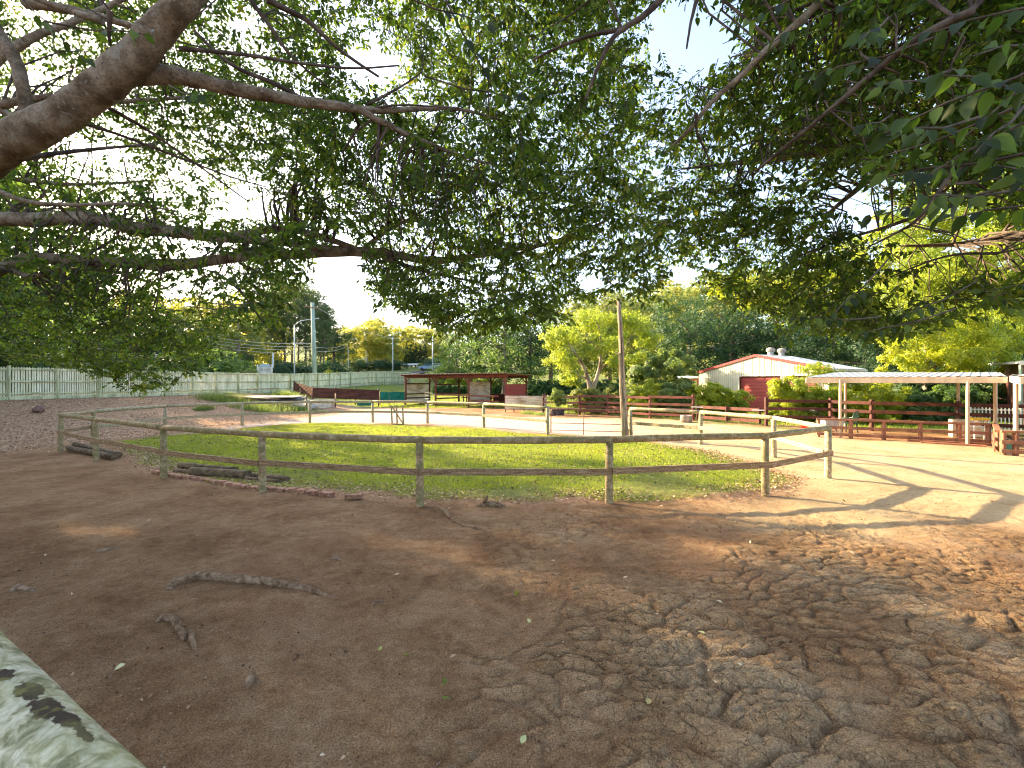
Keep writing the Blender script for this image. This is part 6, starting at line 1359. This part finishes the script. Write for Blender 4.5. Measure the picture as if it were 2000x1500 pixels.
# soil crumbs and thin sticks on the dirt
n = 16000; x = g.uniform(-7, 10, n); y = 2.3+7.5*g.random(n)**1.4; k = (fbm(x*1.1, y*1.1, 3, 6) > .40+.2*g.random(n)) & (poly_sd(x, y, LAWN) < -.1); x, y = x[k], y[k]; n = len(x)
z = height(x, y)+lumps(x, y)[0]; r_ = .003+.011*g.random(n)**3; z = z+r_*.3
dirs = np.array([[1, 0, 0], [0, 1, 0], [-1, 0, 0], [0, -1, 0], [0, 0, .8], [0, 0, -.8]]); v = np.stack([x, y, z], 1)[:, None, :]+dirs[None]*r_[:, None, None]*g.uniform(.6, 1.4, (n, 6, 1)); v = v.reshape(-1, 3)
fc = np.array([[0, 1, 4], [1, 2, 4], [2, 3, 4], [3, 0, 4], [1, 0, 5], [2, 1, 5], [3, 2, 5], [0, 3, 5]]); q = (np.arange(n)[:, None, None]*6+fc[None]).reshape(-1, 3)
o = link('soil_crumbs', npmesh('soil_crumbs', v, q, M['crumb'], {'rnd': np.repeat(g.random(n)*.8, 6)}, tris=True)); o['kind'] = 'stuff'; o['label'] = 'small crumbs of earth scattered over the bare dirt'
n = 420; x = g.uniform(-6, 8, n); y = 2.4+7*g.random(n)**1.3; k = poly_sd(x, y, LAWN) < 0; x, y = x[k], y[k]; n = len(x); z = height(x, y)+lumps(x, y)[0]+.008; a = g.uniform(0, 6.28, n); L = g.uniform(.02, .09, n)
A_s = np.stack([x, y, z], 1); B_s = A_s+np.stack([np.cos(a)*L, np.sin(a)*L, g.uniform(-.004, .012, n)], 1)
o = link('fallen_twigs', twigs_mesh([(A_s, B_s)], .0028, M['pale_bark'], 'fallen_twigs')); o['kind'] = 'stuff'; o['label'] = 'thin broken twigs strewn on the dirt'
# a few larger fallen leaves that stand out
for i, (px, py, lab) in enumerate([(1018, 1458, 'cream and yellow fallen leaf standing out at the bottom centre'), (871, 1338, 'fresh green fallen leaf on the dark dirt'), (785, 1288, 'green fallen leaf left of the centre'), (1033, 1222, 'pale curled dry leaf in the middle foreground'), (742, 1280, 'yellowish small leaf just left of the green leaf'), (1265, 1382, 'small cream leaf at the foot of the big clods'), (244, 1305, 'dry forked brown leaf near the painted rail'), (1376, 1252, 'orange leaf on top of a clod'), (862, 1376, 'curled brown leaf below the fresh green one'), (1012, 1158, 'small green leaf high in the middle foreground'), (1870, 1400, 'brown curled leaf in the lower right corner')]):
    c = onground(px, py); l_, _c = lumps(np.array([c.x]), np.array([c.y])); a = rd.uniform(0, 6.28)
    o = link('fallen_leaf', leafm[i % 5].copy(), None, c+Vector((0, 0, .035+float(l_[0]))), (rd.uniform(-.3, .3), rd.uniform(-.5, .5), a), (.07, .07, .07)); o.data.materials[0] = M['fallen_leaf'] if 'green' not in lab or 'cream' in lab else M['lime_leaf']
    tag(o, lab, 'leaf')
# weeds near the tarpaulin
def weed(px, py, w, h, label, n=900, mat='brush'):
    c = onground(px, py); x = c.x+g.normal(size=n)*w*.5; y = c.y+g.normal(size=n)*.35; z = height(x, y); az = g.uniform(0, 6.28, n); hh_ = h*g.uniform(.4, 1, n); ln_ = hh_*g.uniform(.1, .8, n); ww = .012
    dx, dy = np.cos(az), np.sin(az)
    v = np.stack([np.stack([x+dy*ww, y-dx*ww, z], 1), np.stack([x-dy*ww, y+dx*ww, z], 1), np.stack([x+dx*ln_, y+dy*ln_, z+hh_], 1)], 1).reshape(-1, 3)-np.array(c)
    o = link('weed_clump', npmesh('weed_clump', v, np.arange(n*3).reshape(-1, 3), M[mat], {'rnd': np.repeat(g.random(n), 3)}, tris=True)); o.location = c; tag(o, label, 'weeds')
for a in [(425, 783, 1.5, .75, 'tall grassy weeds at the foot of the pale fence, left of the roofing sheets'), (460, 785, 1.2, .8, 'weeds sprouting round the old planks'), (500, 802, 2.2, .75, 'low weeds in front of the tarpaulin'), (545, 802, 1.6, .7, 'dark green weeds left of the low iron wall'), (582, 803, .7, .55, 'bright green weed tuft against the low iron wall'), (398, 800, .25, .35, 'lone small grass tuft on the leaf mulch'), (560, 780, .9, .9, 'tall weeds where the windbreak meets the pale fence'),
          (1032, 808, .5, .25, 'short grass tuft under the board screen'), (1052, 810, .4, .22, 'green tuft at the right leg of the board screen'), (1515, 822, .9, .35, 'pale weeds at the foot of the gate post by the shed'), (610, 806, .8, .3, 'thin weeds before the bent iron wall')]:
    weed(*a)
def pk_(x, y):
    yl = np.interp(x, FX, FY, left=60, right=12); return ((y > yl+.5) & (x > 4)) | ((y > 40) & (x > -31+.21*y+1))
blades(90000, pk_, .06, .16, .02, 'paddock_grass', 'green paddock grass behind the shelter and fences', (-22, 22), (27, 62), 'grass', 1.2)
